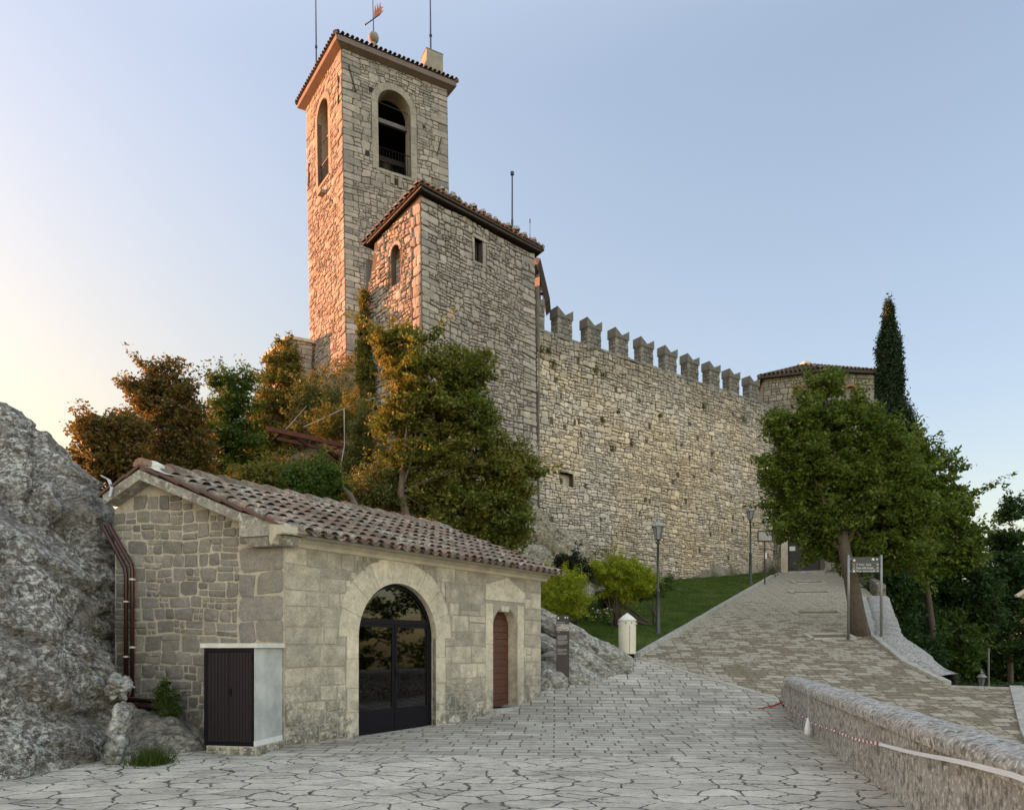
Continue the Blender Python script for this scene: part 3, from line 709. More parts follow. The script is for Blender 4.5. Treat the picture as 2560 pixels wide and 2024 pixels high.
# ------------------------------------------------------------------ the low stone hut
HO = (-3.87, 12.24); HA = (.5885, .8085); HG = (-.958, .287)
FF = Fr(HO, HA); HL = 7.84
GW = 3.60
GF = Fr((HO[0]+HG[0]*GW, HO[1]+HG[1]*GW), (-HG[0], -HG[1]))
def hpt(a, s, z): return Vector((HO[0]+HA[0]*a+HG[0]*s, HO[1]+HA[1]*a+HG[1]*s, z))
def roof_under(s): return 3.60+0.41*s if s <= 2.72 else 3.60+0.41*2.72-.50*(s-2.72)
def build_hut():
    rg = random.Random(11)
    t = thing("stone_hut", "low grey limestone hut with lichened tile roof and arched glass door, built against the boulder", "building", (HO[0], HO[1], 0))
    AC, AR, AZ = 2.735, 1.085, 1.93; DC, DR, DZ = 6.30, .495, 2.20
    top = 3.56
    mb = MB()
    arch = arch_poly(AC, AR, .0, AZ, 24); wd = arch_poly(DC, DR, .30, DZ, 14)
    notch = rect_poly(DC-.17, DC+.17, 2.62, 2.86)
    panel(mb, FF, rect_poly(0, HL, -.5, top), [arch, wd], 0, .42, 1, 2)
    holes = arch_holes(AC, AR+.50, -.5, AZ-.2, 9)+[(AC-AR-.32, AC+AR+.32, -.5, AZ)]
    holes = [h for h in holes if h[3] > AZ-.2+.01 or h[0] > AC-AR-.4]
    hs = [(AC-AR-.30, AC+AR+.30, -.6, AZ)]+[(AC-math.sqrt(max(0, 1-((i+.5)/9)**2))*(AR+.52), AC+math.sqrt(max(0, 1-((i+.5)/9)**2))*(AR+.52), AZ+(AR+.52)*i/9, AZ+(AR+.52)*(i+1)/9) for i in range(9)]
    hs += [(DC-DR-.26, DC+DR+.3, -.6, 2.84), (5.53, 7.10, 2.84, 3.38)]
    R1 = cells(HL, 0-.3, top, (.26, .46), (.28, .75), rg, .22, (.45, .75), hs)
    stones(mb, FF, R1, .008, (.006, .022), .08, .025, 3, 0, .05, edge=(0, HL))
    ring_stones(mb, FF, AC, AZ, AR, AR+.50, 9, 0, 180, .014, -.1, .35, 2, rg, .03)
    for sgn in (-1, 1):          # jamb blocks
        z = -.1
        for hh, ww in ((.62, .30), (.45, .28), (.55, .30), (.51, .28)):
            x0 = AC+sgn*AR; x1 = AC+sgn*(AR+ww); a0, a1 = min(x0, x1), max(x0, x1)
            mb.prism([FF.pt(x, .012, zz) for x, zz in rect_poly(a0, a1, z+.006, z+hh-.004)], tuple((FF.n*-.1).tolist()), 2); z += hh
    for sgn in (-1, 1):
        z = -.1
        for hh in (.55, .75, .62, .95):
            x0 = DC+sgn*DR; x1 = DC+sgn*(DR+.27); a0, a1 = min(x0, x1), max(x0, x1)
            mb.prism([FF.pt(x, .010, zz) for x, zz in rect_poly(a0, a1, z+.006, min(z+hh, 2.84)-.004)], tuple((FF.n*-.1).tolist()), 2); z += hh
    pts = [(5.53, 2.85), (DC-.17, 2.85), (DC+.17, 2.85), (7.1, 2.85), (7.1, 3.08), (6.38, 3.42), (5.53, 3.2)]
    mb.prism([FF.pt(x, .018, z) for x, z in pts], tuple((FF.n*-.1).tolist()), 2)
    mb.build("facade_wall", [M['facade'], M['facade_mortar'], M['voussoir']], t)
    # gable wall
    mb = MB(); apex = GW-2.72
    outl = [(0, -.5), (GW, -.5), (GW, 3.60), (apex, roof_under(2.72)), (0, roof_under(GW))]
    panel(mb, GF, outl, [], 0, 0, 1)
    Rg = cells(GW, -.3, 4.9, (.20, .36), (.20, .46), rg, .5, None, [(GW-.9, GW, -.5, 3.5)])
    Rg += [(GW-q, GW, z, z+.42) for q, z in zip([.9, .55]*5, [-.3+.42*i for i in range(9)])]+[(GW-.9, GW-.55, z, z+.42) for z in [-.3+.42*(2*i+1) for i in range(4)]]
    stones(mb, GF, Rg, .011, (.008, .028), .16, .05, 8, 0, .14, keep=lambda a0, a1, b0, b1: b1 < min(roof_under(GW-a0), roof_under(GW-a1))+.02, edge=(-9, GW))
    mb.build("gable_wall", [M['gable'], M['gable_mortar']], t)
    # hidden rear and far walls
    mb = MB(); 
    mb.add([hpt(0, GW, -.5), hpt(HL, GW, -.5), hpt(HL, GW, roof_under(GW)), hpt(0, GW, roof_under(GW))], [(0, 1, 2, 3)])
    mb.add([hpt(HL, 0, -.5), hpt(HL, GW, -.5), hpt(HL, GW, roof_under(GW)), hpt(HL, 2.72, roof_under(2.72)), hpt(HL, 0, 3.6)], [(0, 1, 2, 3, 4)])
    mb.build("rear_wall", [M['gable']], t)
    # moulded cornice along the facade
    mb = MB(); prof = [(0, 3.44), (.05, 3.46), (.07, 3.52), (.13, 3.56), (.15, 3.585), (.15, 3.60), (.30, 3.60), (.33, 3.62), (.33, 3.74), (-.1, 3.80)]
    n = 9; e0, e1 = -.28, HL+.22
    for i in range(n):
        a0 = e0+(e1-e0)*i/n+.003; a1 = e0+(e1-e0)*(i+1)/n-.003
        vs = [FF.pt(a0, d, z) for d, z in prof]+[FF.pt(a1, d, z) for d, z in prof]; k = len(prof)
        mb.add(vs, [(j, j+1, j+1+k, j+k) for j in range(k-1)]+[tuple(range(k))[::-1], tuple(range(k, 2*k))])
    mb.build("cornice", M['cornice'], t)
    # raking stones on the gable
    mb = MB()
    def rake(s0, s1, nn, dz=0):
        for i in range(nn):
            a, b = s0+(s1-s0)*i/nn, s0+(s1-s0)*(i+1)/nn; a += .004*(1 if s1 > s0 else -1)
            za, zb = roof_under(a)+dz, roof_under(b)+dz
            vs = []
            for s_, z in ((a, za), (b, zb)):
                for o_, zz in ((-.26, z), (.2, z), (.2, z+.17), (-.28, z+.17)): vs.append(hpt(o_, s_, zz))
            mb.add(vs, [(0, 1, 5, 4), (1, 2, 6, 5), (2, 3, 7, 6), (3, 0, 4, 7), (3, 2, 1, 0), (4, 5, 6, 7)])
    rake(.30, 2.72, 3); rake(2.72, 3.52, 1)
    # kneeler block on the corner
    mb.add([hpt(o_, s_, z) for o_, s_, z in ((-.27, -.34, 3.60), (.1, -.34, 3.6), (.1, .62, 3.60), (-.27, .62, 3.60), (-.27, -.34, 3.77), (.1, -.34, 3.77), (.1, .62, 4.02), (-.27, .62, 4.02))], [(3, 2, 1, 0), (4, 5, 6, 7), (0, 1, 5, 4), (1, 2, 6, 5), (2, 3, 7, 6), (3, 0, 4, 7)])
    mb.add([hpt(o_, s_, z) for o_, s_, z in ((-.15, -.18, 3.44), (.1, -.18, 3.44), (.1, .55, 3.44), (-.15, .55, 3.44), (-.22, -.25, 3.597), (.1, -.25, 3.597), (.1, .58, 3.597), (-.22, .58, 3.597))], [(3, 2, 1, 0), (4, 5, 6, 7), (0, 1, 5, 4), (1, 2, 6, 5), (2, 3, 7, 6), (3, 0, 4, 7)])
    mb.build("raking_coping", M['lichen'], t)
    # tiled roof
    mb = MB(); sl_ = math.atan(.41); zt = .19
    eu = Vector((HG[0]*math.cos(sl_), HG[1]*math.cos(sl_), math.sin(sl_)))
    s0 = -.42; P0 = hpt(-.12, s0, roof_under(s0)+zt); Lr = (2.72-s0)/math.cos(sl_)
    tiles(mb, P0, (*HA, 0), eu, HL+.35, Lr, .27, .40, .112, 0, 1, 5)
    s2 = math.atan(.5); eu2 = Vector((-HG[0]*math.cos(s2), -HG[1]*math.cos(s2), math.sin(s2)))
    s1 = 3.68; tiles(mb, hpt(-.12, s1, roof_under(s1)+zt), (*HA, 0), eu2, HL+.35, (s1-2.72)/math.cos(s2), .24, .37, .085, 0, 1, 6)
    # edge tiles along the gable
    rf = mb.build("roof", [M['tile'], M['tile_old']], t)
    mb = MB()
    for sa, sb, nn in ((-.3, 2.72, 7), (3.64, 2.72, 3)):
        for i in range(nn):
            a, b = sa+(sb-sa)*i/nn, sa+(sb-sa)*(i+1)/nn*1.0
            mb.beam(hpt(-.21, a, roof_under(a)+.215), hpt(-.21, b, roof_under(b)+.245), .17, .045)
    mb.build("edge_tiles", M['tile_plain'], rf)
    mb = MB(); n = 16; zr = roof_under(2.72)+zt+.04
    for i in range(n):
        a0 = -.25+(HL+.42)*i/n; a1 = a0+(HL+.42)/n+.05
        vs = []; K = 7
        for aa, rr, zz in ((a0, .15, .035), (a1, .125, .0)):
            for k in range(K+1):
                th = math.pi*k/K; vs.append(hpt(aa, 2.72-rr*math.cos(th)*1.1, zr-.02+zz+rr*math.sin(th)))
        mb.add(vs, [(k, k+1, K+2+k, K+1+k) for k in range(K)]+[tuple(range(K+1))])
    mb.build("ridge_tiles", M['tile'], rf)
    mb = MB(); g2 = random.Random(4)
    for sg in (-1, 1):
        pr = None; na = 60
        for i in range(na+1):
            a = -.22+(HL+.36)*i/na; wv = .34+.14*g2.random()+(.14 if i < 6 else 0); s_a = 2.72+sg*.06; s_b = 2.72+sg*wv
            cur = [hpt(a, s_a, zr+.05), hpt(a, (s_a+s_b)/2, zr+.045-0.41*abs((s_a+s_b)/2-2.72)), hpt(a, s_b, roof_under(s_b)+zt+.09+g2.random()*.03)]
            if pr: mb.add(pr+cur, [(0, 1, 4, 3), (1, 2, 5, 4)])
            pr = cur
    # mortared end of the ridge
    c = hpt(-.20, 2.72, zr+.02); V = []; 
    for i in range(9):
        for k in range(12):
            th = math.pi*i/8; ph = 2*math.pi*k/12; rr = 1+.18*mnoise.noise(Vector((i*.7, k*.7, 3)))
            V.append(hpt(-.05-.20*math.cos(th)*rr, 2.72+.20*math.sin(th)*math.cos(ph)*rr, zr+.02+.13*math.sin(th)*math.sin(ph)*rr))
    mb.add(V, [(i*12+k, i*12+(k+1) % 12, (i+1)*12+(k+1) % 12, (i+1)*12+k) for i in range(8) for k in range(12)])
    mb.build("ridge_mortar", M['ridge_mortar'], rf, True)
    # patches of lichen crust on the eaves near the far end
    # glazed arched door
    fz0 = .02; d0 = -.12
    dr = thing_part = None
    mb = MB()
    def fbar(x0, x1, z0, z1, dd=.06, mi=0, off=0): mb.prism([FF.pt(x, d0+off, z) for x, z in rect_poly(x0, x1, z0, z1)], tuple((FF.n*-dd).tolist()), mi)
    zl, zrr = fz0, .17
    n = 28; r0, r1 = AR-.075, AR-.002
    outer = [(AC+r1*math.cos(math.pi*i/n), AZ+r1*math.sin(math.pi*i/n)) for i in range(n+1)]
    inner = [(AC+r0*math.cos(math.pi*i/n), AZ+r0*math.sin(math.pi*i/n)) for i in range(n+1)]
    for i in range(n):
        q = [outer[i], outer[i+1], inner[i+1], inner[i]]; mb.prism([FF.pt(x, d0, z) for x, z in q], tuple((FF.n*-.07).tolist()), 0)
    fbar(AC-AR+.002, AC-r0, -.05, AZ, .07); fbar(AC+r0, AC+AR-.002, -.05, AZ, .07)
    fbar(AC-r0, AC+r0, 2.20, 2.30, .075, 0, .004)
    fr_ = mb.build("arched_door", M['black_metal'], t)
    for side in (-1, 1):
        xa, xb = (AC-r0+.005, AC-.008) if side < 0 else (AC+.008, AC+r0-.005)
        mb = MB()
        def lb(x0, x1, z0, z1, off=-.01, dd=.045): mb.prism([FF.pt(x, d0+off, z) for x, z in rect_poly(x0, x1, z0, z1)], tuple((FF.n*-dd).tolist()), 0)
        b = .06; ztop = 2.195
        lb(xa, xb, -.04, .46)                       # kick plate
        lb(xa, xa+b, .46, ztop); lb(xb-b, xb, .46, ztop); lb(xa+b, xb-b, ztop-b, ztop); lb(xa+b, xb-b, .46, .52, -.005)
        lf = mb.build("door_leaf", M['black_metal'], fr_)
        # glass corner stays inside the arch
        mb = MB(); mb.prism([FF.pt(x, d0-.03, z) for x, z in rect_poly(xa+b-.01, xb-b+.01, .5, ztop-b+.01)], tuple((FF.n*-.006).tolist()), 0)
        mb.build("glass_pane", M['glass'], fr_)
        if side > 0:
            mb = MB(); mb.tube([FF.pt(xa+.03, d0-.01, 1.22), FF.pt(xa+.03, d0+.05, 1.22), FF.pt(xa+.17, d0+.05, 1.22)], .011, 8)
            mb.box(FF.pt(xa+.03, d0-.004, 1.1), (.035, .012, .22), HA); mb.build("handle", M['black_metal'], fr_)
    mb = MB(); q = [(AC+r0*math.cos(R(th)), AZ+r0*math.sin(R(th))) for th in np.linspace(15, 165, 24)]
    mb.prism([FF.pt(x, d0-.03, z) for x, z in q if z >= 2.29]+[], tuple((FF.n*-.006).tolist()), 0); mb.build("glass_pane", M['glass'], fr_)
    # the room behind
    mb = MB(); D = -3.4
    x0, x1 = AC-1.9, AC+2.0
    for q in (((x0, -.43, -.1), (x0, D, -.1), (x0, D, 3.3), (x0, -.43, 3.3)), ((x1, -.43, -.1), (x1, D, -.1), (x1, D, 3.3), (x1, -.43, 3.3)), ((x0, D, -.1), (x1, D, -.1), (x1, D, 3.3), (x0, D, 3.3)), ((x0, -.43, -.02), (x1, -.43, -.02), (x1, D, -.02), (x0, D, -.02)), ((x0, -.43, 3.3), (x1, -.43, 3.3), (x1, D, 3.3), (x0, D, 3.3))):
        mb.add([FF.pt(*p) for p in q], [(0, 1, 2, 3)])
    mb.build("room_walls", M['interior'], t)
    mb = MB(); mb.box(FF.pt(AC+.74, -.75, 0), (.20, .1, 2.1), HA); mb.box(FF.pt(AC+1.0, -.85, 0), (.16, .1, 2.1), HA); mb.build("inner_pilaster", M['interior_pale'], t)
    # small wooden door
    mb = MB(); dd = -.27; z = .30; i = 0
    outl = arch_poly(DC, DR, .30, DZ, 14)
    while z < DZ+DR:
        h = .165; pts = []
        z1 = min(z+h-.008, DZ+DR)
        def hw(zz): return DR-.004 if zz <= DZ else math.sqrt(max(0, DR*DR-(zz-DZ)**2))
        zs_ = [z+(z1-z)*k/4 for k in range(5)]
        pts = [(DC+hw(q), q) for q in zs_]+[(DC-hw(q), q) for q in zs_[::-1]]
        if hw(z1) > .02: mb.prism([FF.pt(x, dd-(i % 2)*.003, q) for x, q in pts], tuple((FF.n*-.04).tolist()), 0)
        z += h; i += 1
    mb.build("wooden_door", M['door_wood'], t)
    mb = MB(); mb.prism([FF.pt(x, dd-.045, z) for x, z in outl], tuple((FF.n*-.02).tolist()), 0); mb.build("door_backing", M['wood_dark'], t)
    mb = MB(); mb.box(FF.pt(DC, -.05, .12), (DR*2+.25, .5, .18), HA); mb.build("threshold", M['kerb'], t)
    mb = MB(); mb.box(FF.pt(AC, .02, -.06), (AR*2+.2, .36, .07), HA); mb.build("threshold", M['kerb'], t)
    mb = MB(); mb.box(FF.pt(DC, -.11, 2.60), (.30, .24, .13), HA); mb.box(FF.pt(DC-.09, -.2, 2.68), (.12, .05, .13), HA); mb.build("door_keystone", M['voussoir'], t)
    # downpipes on the gable
    for k, (px, col) in enumerate(((.34, 'copper'), (.48, 'copper'))):
        mb = MB(); zt_ = 3.95+.0*k; x_ = GF
        pts = [GF.pt(-.16+.13*k, .10, 3.98+.03*k), GF.pt(-.14+.13*k, .10, 3.9+.03*k), GF.pt(px-.02, .09, 3.18+.06*k), GF.pt(px, .09, 3.06+.06*k), GF.pt(px, .09, .78)]
        mb.tube(pts, .037, 10)
        dp = mb.build("downpipe", M[col], t, True)
        for zc in ((2.55, 1.55, .95) if k == 0 else (2.95, 1.72, 1.0)):
            mb = MB(); mb.tube([GF.pt(px, .09, zc), GF.pt(px, .09, zc+.03)], .048, 10); mb.box(GF.pt(px, .05, zc), (.02, .1, .02), (-HG[0], -HG[1])); mb.build("pipe_bracket", M['white'], dp)
    mb = MB()
    for k in (0, 1):
        z = .80-.13*k
        mb.tube([GF.pt(.34+.14*(1-k), .10, z+.12), GF.pt(.42, .11, z), GF.pt(1.25, .12, z-.03), GF.pt(1.75, .22, .02+.1*(1-k)), GF.pt(2.0, .25, -.02+.13*(1-k)), GF.pt(2.6, .3, .0+.13*(1-k))], .05, 10)
    mb.build("drain_pipe", M['copper'], t, True)
    return t
build_hut()

# ------------------------------------------------------------------ keep (the middle tower)
def build_keep():
    rg = random.Random(21)
    C = (-3.57, 28.8); lean = (-.012, 0); z0 = 12
    t = thing("watch_tower", "shorter square stone tower with tiled pent roof, joined to the battlement wall", "tower", (C[0], C[1], 8.5))
    fr = Fr(C, (1.067, 1), lean, z0); W = 6.44; ztop = 19.85; zb = 6.6
    mb = MB(); wx0, wx1 = 2.55, 2.95
    # window: u 1190-1216 on the face, z 18.0-16.9
    wx0, wx1, wz0, wz1 = 2.82, 3.26, 18.25, 19.25
    panel(mb, fr, rect_poly(0, W, zb, ztop), [rect_poly(wx0, wx1, wz0, wz1)], 0, .45, 1)
    small = [(5.25, 5.4, 12.2, 12.42), (6.0, 6.14, 11.6, 11.85), (4.2, 4.34, 13.8, 14.0), (5.3, 5.5, 10.6, 10.85), (6.05, 6.2, 10.35, 10.65)]
    hs = [(wx0-.12, wx1+.2, wz0-.1, wz1+.16)]+small
    Rc = cells(W, zb, ztop, (.19, .34), (.17, .46), rg, .62, (.38, .85), hs)
    stones(mb, fr, Rc, .014, (.02, .065), .25, .07, 5, 0, .20, edge=(0, W))
    for (a0, a1, b0, b1) in ((wx0-.12, wx1+.2, wz1, wz1+.14), (wx0-.12, wx1+.2, wz0-.1, wz0)):
        mb.prism([fr.pt(x, .05, z) for x, z in rect_poly(a0, a1, b0, b1)], tuple((fr.n*-.3).tolist()), 0)
    mb.prism([fr.pt(x, .01, z) for x, z in rect_poly(wx1+.02, wx1+.2, wz0, wz1)], tuple((fr.n*-.3).tolist()), 0)
    mb.prism([fr.pt(x, .01, z) for x, z in rect_poly(wx0-.12, wx0-.01, wz0, wz1)], tuple((fr.n*-.3).tolist()), 0)
    for a0, a1, b0, b1 in small: pass
    mb.build("right_wall", [M['keep_stone'], M['joint']], t)
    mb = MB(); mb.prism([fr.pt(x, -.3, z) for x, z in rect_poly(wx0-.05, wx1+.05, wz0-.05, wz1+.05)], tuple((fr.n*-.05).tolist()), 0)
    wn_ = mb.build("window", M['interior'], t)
    mb = MB()
    for xx in (wx0+.02, (wx0+wx1)/2, wx1-.05): mb.prism([fr.pt(x, -.2, z) for x, z in rect_poly(xx, xx+.045, wz0+.045, wz1-.045)], tuple((fr.n*-.05).tolist()), 0)
    for za in (wz0, wz1-.045): mb.prism([fr.pt(x, -.2, z) for x, z in rect_poly(wx0+.02, wx1-.005, za, za+.045)], tuple((fr.n*-.05).tolist()), 0)
    mb.build("window_frame", M['wood_dark'], wn_)
    # sunny left face; it flares out a little towards its foot
    L = 4.25; lo = (C[0]-.937/1.3704*L, C[1]+1/1.3704*L)
    fl = Fr(lo, (.937, -1), lean, z0)
    def top(a): return 19.85-.16*(L-a)
    mb = MB(); ax0, ax1 = 2.12, 2.78; az0, az1 = 16.95, 18.25
    acx, ar = (ax0+ax1)/2, (ax1-ax0)/2
    niche = arch_poly(acx, ar, az0, az1, 10)
    panel(mb, fl, [(0, zb), (L, zb), (L, 19.9), (.9, top(.9)), (.55, 18.0), (0, 17.0)], [niche], 0, .35, 1)
    hs = arch_holes(acx, ar+.12, az0-.1, az1, 5)+[(.75, .9, 13.2, 13.6), (.35, .5, 10.8, 11.2)]
    Rl = cells(L, zb, 19.9, (.20, .36), (.18, .45), rg, .62, None, hs+[(L-.6, L, zb, 20)])
    z = zb
    k = 0
    while z < 19.5:
        q = (.55, .3)[k % 2]; Rl.append((L-q, L, z, z+.42)); 
        if q < .6: Rl.append((L-.6, L-q, z, z+.42))
        z += .42; k += 1
    stones(mb, fl, Rl, .014, (.02, .085), .25, .08, 6, 0, .20, keep=lambda a0, a1, b0, b1: b1 < top(a0)-.03 and (a0 > .85 or b1 < 17+max(0, a0)*1.6), edge=(-5, L))
    ring_stones(mb, fl, acx, az1, ar, ar+.14, 9, 0, 180, .04, -.2, 2.5, 0, rg)
    mb.prism([fl.pt(x, -.25, z) for x, z in niche], tuple((fl.n*-.05).tolist()), 1)
    Rn = cells(ax1-ax0, az0, az1-.1, (.14, .24), (.16, .3), rg, .1); Rn = [(a+ax0, b+ax0, c, d) for a, b, c, d in Rn]
    stones(mb, Fr((fl.O-fl.n*.25)[:2], (.937, -1), lean, z0), Rn, .01, (.01, .03), .2, .0, 7, 0)
    mb.build("left_wall", [M['keep_stone'], M['joint']], t)
    mb = MB()      # hidden walls
    b0 = Vector((lo[0], lo[1], 0)); b1 = Vector((fr.pt(W, 0, 0).x, fr.pt(W, 0, 0).y, 0)); bk = b0+b1-Vector((C[0], C[1], 0))
    for p, q in ((b1, bk), (bk, b0)): mb.add([(p.x, p.y, zb), (q.x, q.y, zb), (q.x, q.y, 19.0), (p.x, p.y, 19.0)], [(0, 1, 2, 3)])
    mb.build("rear_wall", M['keep_stone'], t)
    # pent roof: falls away to the back-left
    ea = Vector((1.067, 1, 0)).normalized(); eb = Vector((-.937, 1, 0)).normalized()
    ln = Vector((-.012*(20-z0), 0, 0))
    def rp(a, b, dz=0): return Vector((C[0], C[1], 20.02))+ln+ea*a+eb*b+Vector((0, 0, -.16*b+dz))
    mb = MB(); o0, o1 = -.22, W+.35; p0, p1 = -.30, 4.0
    q = [rp(o0, p0), rp(o1, p0), rp(o1, p1), rp(o0, p1)]
    mb.add(q+[x+Vector((0, 0, .09)) for x in q], [(3, 2, 1, 0), (4, 5, 6, 7), (0, 1, 5, 4), (1, 2, 6, 5), (2, 3, 7, 6), (3, 0, 4, 7)], 2)
    u = (rp(0, 0)-rp(0, 1)).normalized()
    tiles(mb, rp(o0, p1, .10), ea, u, o1-o0, p1-p0, .24, .40, .09, 0, 1, 8)
    for i in range(26):     # ends of the covers along the high edge
        a = o0+(o1-o0)*(i+.5)/26; c = rp(a, p0, .10); r_ = .10
        vs = [c+ea*(r_*math.cos(math.pi*k/6)*1.15)+Vector((0, 0, .02+r_*math.sin(math.pi*k/6)))-eb*.06 for k in range(7)]
        vs += [v+eb*.35 for v in vs]
        mb.add(vs, [(k, k+1, 8+k, 7+k) for k in range(6)]+[tuple(range(7))], 0)
    for i in range(12):     # left edge covers
        b = p0+(p1-p0)*(i+.5)/12; c = rp(o0, b, .08); vs = [c+eb*(.13*math.cos(math.pi*k/6))+Vector((0, 0, .0+.09*math.sin(math.pi*k/6)))-ea*.10 for k in range(7)]
        vs += [v+ea*.35 for v in vs]; mb.add(vs, [(k, k+1, 8+k, 7+k) for k in range(6)]+[tuple(range(7))], 0)
    g2 = random.Random(9)
    for i in range(11):     # stones holding the tiles down
        a = .9+5.2*i/10+g2.uniform(-.2, .2); c = rp(a, p0+.06, .27); s_ = g2.uniform(.11, .22)
        V = [c+Vector((g2.uniform(.7, 1.2)*s_*x, g2.uniform(.7, 1.2)*s_*y, g2.uniform(.6, 1.0)*s_*z)) for x, y, z in ((-1, -1, -.4), (1, -1, -.4), (1, 1, -.4), (-1, 1, -.4), (-.6, -.6, .8), (.6, -.6, .8), (.6, .6, .8), (-.6, .6, .8))]
        mb.add(V, [(3, 2, 1, 0), (4, 5, 6, 7), (0, 1, 5, 4), (1, 2, 6, 5), (2, 3, 7, 6), (3, 0, 4, 7)], 3)
    mb.build("roof", [M['tile_old'], M['tile_old'], M['wood_dark'], M['lichen']], t)
    mb = MB(); mb.beam(rp(o0+.04, p0+.08, -.10), rp(o1-.1, p0+.08, -.05), .10, .08); mb.build('eaves_beam', M['wood_dark'], t); mb = MB(); mb.beam(rp(o0+.08, p0, -.10), rp(o0+.08, p1-.3, -.05), .10, .08); mb.build("eaves_beam", M['wood_dark'], t)
    return t
build_keep()

# ------------------------------------------------------------------ bell tower
M['wood_grey'] = plain('grey_beam', (.13, .125, .12), .8, 0, .4, 5)
def build_bell_tower():
    rg = random.Random(31); C = (-9.3, 40.0); lean = (-.016, 0); z0 = 24
    t = thing("bell_tower", "tall square stone bell tower with arched belfry openings and orange sunlit left face", "tower", (C[0], C[1], 17.5))
    W = 6.35; fr = Fr(C, (1.88, 1), lean, z0); zb = 14.0; ztop = 35.2
    # big arch in the right face
    cx, r, a0z, asz = 3.02, .98, 29.05, 32.8
    op = arch_poly(cx, r, a0z, asz, 20)
    mb = MB(); panel(mb, fr, rect_poly(0, W, zb, ztop), [op], 0, .9, 1, 2)
    small = [(1.25, 1.5, 29.5, 29.8), (1.5, 1.8, 33.2, 33.5), (4.75, 4.9, 32.2, 32.4), (2.95, 3.15, 28.4, 28.75)]
    hs = arch_holes(cx, r+.38, a0z-.15, asz, 8)+small
    Rt = cells(W, 27.6, ztop, (.28, .50), (.26, .68), rg, .5, (.6, 1.05), hs)+cells(W, zb, 27.6, (.24, .38), (.20, .5), rg, .6, (.5, .8), small)
    stones(mb, fr, Rt, .013, (.012, .045), .18, .06, 9, 0, .15, edge=(0, W))
    ring_stones(mb, fr, cx, asz, r, r+.38, 9, 0, 180, .03, -.3, .4, 2, rg)
    for sg in (-1, 1):
        z = a0z-.1
        while z < asz-.1:
            h = min(rg.uniform(.6, .95), asz-z); x0, x1 = sorted((cx+sg*r, cx+sg*(r+.36))); mb.prism([fr.pt(x, .03, zz) for x, zz in rect_poly(x0, x1, z+.006, z+h-.006)], tuple((fr.n*-.3).tolist()), 2); z += h
    mb.prism([fr.pt(x, .06, z) for x, z in rect_poly(cx-r-.15, cx+r+.25, a0z-.16, a0z)], tuple((fr.n*-.9).tolist()), 2)
    for a0, a1, b0, b1 in small: mb.prism([fr.pt(x, -.005, z) for x, z in rect_poly(a0, a1, b0, b1)], tuple((fr.n*.012).tolist()), 3)
    mb.prism([fr.pt(x, .10, z) for x, z in rect_poly(2.7, 2.92, 28.35, 28.85)], tuple((fr.n*-.2).tolist()), 2); mb.prism([fr.pt(x, .10, z) for x, z in rect_poly(3.18, 3.4, 28.25, 28.85)], tuple((fr.n*-.2).tolist()), 2)
    mb.build("right_wall", [M['tower_stone'], M['joint'], M['voussoir_t'], M['interior']], t)
    # left face
    L = 5.55; l = math.hypot(.72, 1); lo = (C[0]-.72/l*L, C[1]+1/l*L)
    fl = Fr(lo, (.72, -1), lean, z0)
    cx2, r2 = 2.65, .86; z2, zs2 = 29.15, 33.1
    op2 = arch_poly(cx2, r2, z2, zs2, 16)
    mb = MB(); panel(mb, fl, rect_poly(0, L, zb, ztop), [op2], 0, .9, 1, 2)
    hs = arch_holes(cx2, r2+.32, z2-.15, zs2, 8)+[(1.2, 1.4, 25.0, 25.4), (2.6, 2.8, 24.2, 24.6), (1.7, 1.95, 21.5, 21.9), (3.6, 3.8, 20.3, 20.6)]
    Rt = cells(L, 27.6, ztop, (.27, .47), (.26, .6), rg, .5, (.55, .9), hs)+cells(L, zb, 27.6, (.22, .38), (.20, .5), rg, .6, (.5, .8), hs)
    stones(mb, fl, Rt, .013, (.012, .07), .22, .06, 10, 0, .18, edge=(0, L))
    ring_stones(mb, fl, cx2, zs2, r2, r2+.32, 9, 0, 180, .03, -.3, .4, 2, rg)
    for sg in (-1, 1):
        z = z2-.1
        while z < zs2-.1:
            h = min(rg.uniform(.6, .95), zs2-z); x0, x1 = sorted((cx2+sg*r2, cx2+sg*(r2+.3))); mb.prism([fl.pt(x, .03, zz) for x, zz in rect_poly(x0, x1, z+.006, z+h-.006)], tuple((fl.n*-.3).tolist()), 2); z += h
    mb.prism([fl.pt(x, .08, z) for x, z in rect_poly(cx2-r2-.1, cx2+r2+.1, z2-.16, z2)], tuple((fl.n*-.9).tolist()), 2)
    mb.prism([fl.pt(x, .35, z) for x, z in rect_poly(2.5, 3.0, 28.3, 28.5)], tuple((fl.n*-.4).tolist()), 2)
    mb.build("left_wall", [M['tower_stone'], M['joint'], M['voussoir_t'], M['interior']], t)
    # hidden walls with openings closed, belfry floor
    P0 = Vector((lo[0], lo[1], 0)); P1 = fr.pt(W, 0, z0); P1.z = 0; PB = P0+P1-Vector((C[0], C[1], 0))
    ln = lambda z: Vector((lean[0]*(z-z0), 0, 0))
    mb = MB()
    for p, q in ((P1, PB), (PB, P0)):
        a = [p+ln(zb), q+ln(zb), q+ln(ztop), p+ln(ztop)]; zz = [zb, zb, ztop, ztop]
        mb.add([(v.x, v.y, z) for v, z in zip(a, zz)], [(0, 1, 2, 3)])
    mb.build("rear_wall", M['tower_stone'], t)
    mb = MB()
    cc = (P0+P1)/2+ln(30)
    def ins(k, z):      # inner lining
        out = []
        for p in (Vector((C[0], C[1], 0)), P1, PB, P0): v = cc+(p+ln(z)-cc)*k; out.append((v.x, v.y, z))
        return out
    lo_ = ins(.985, 28.9); hi_ = ins(.985, 34.9)
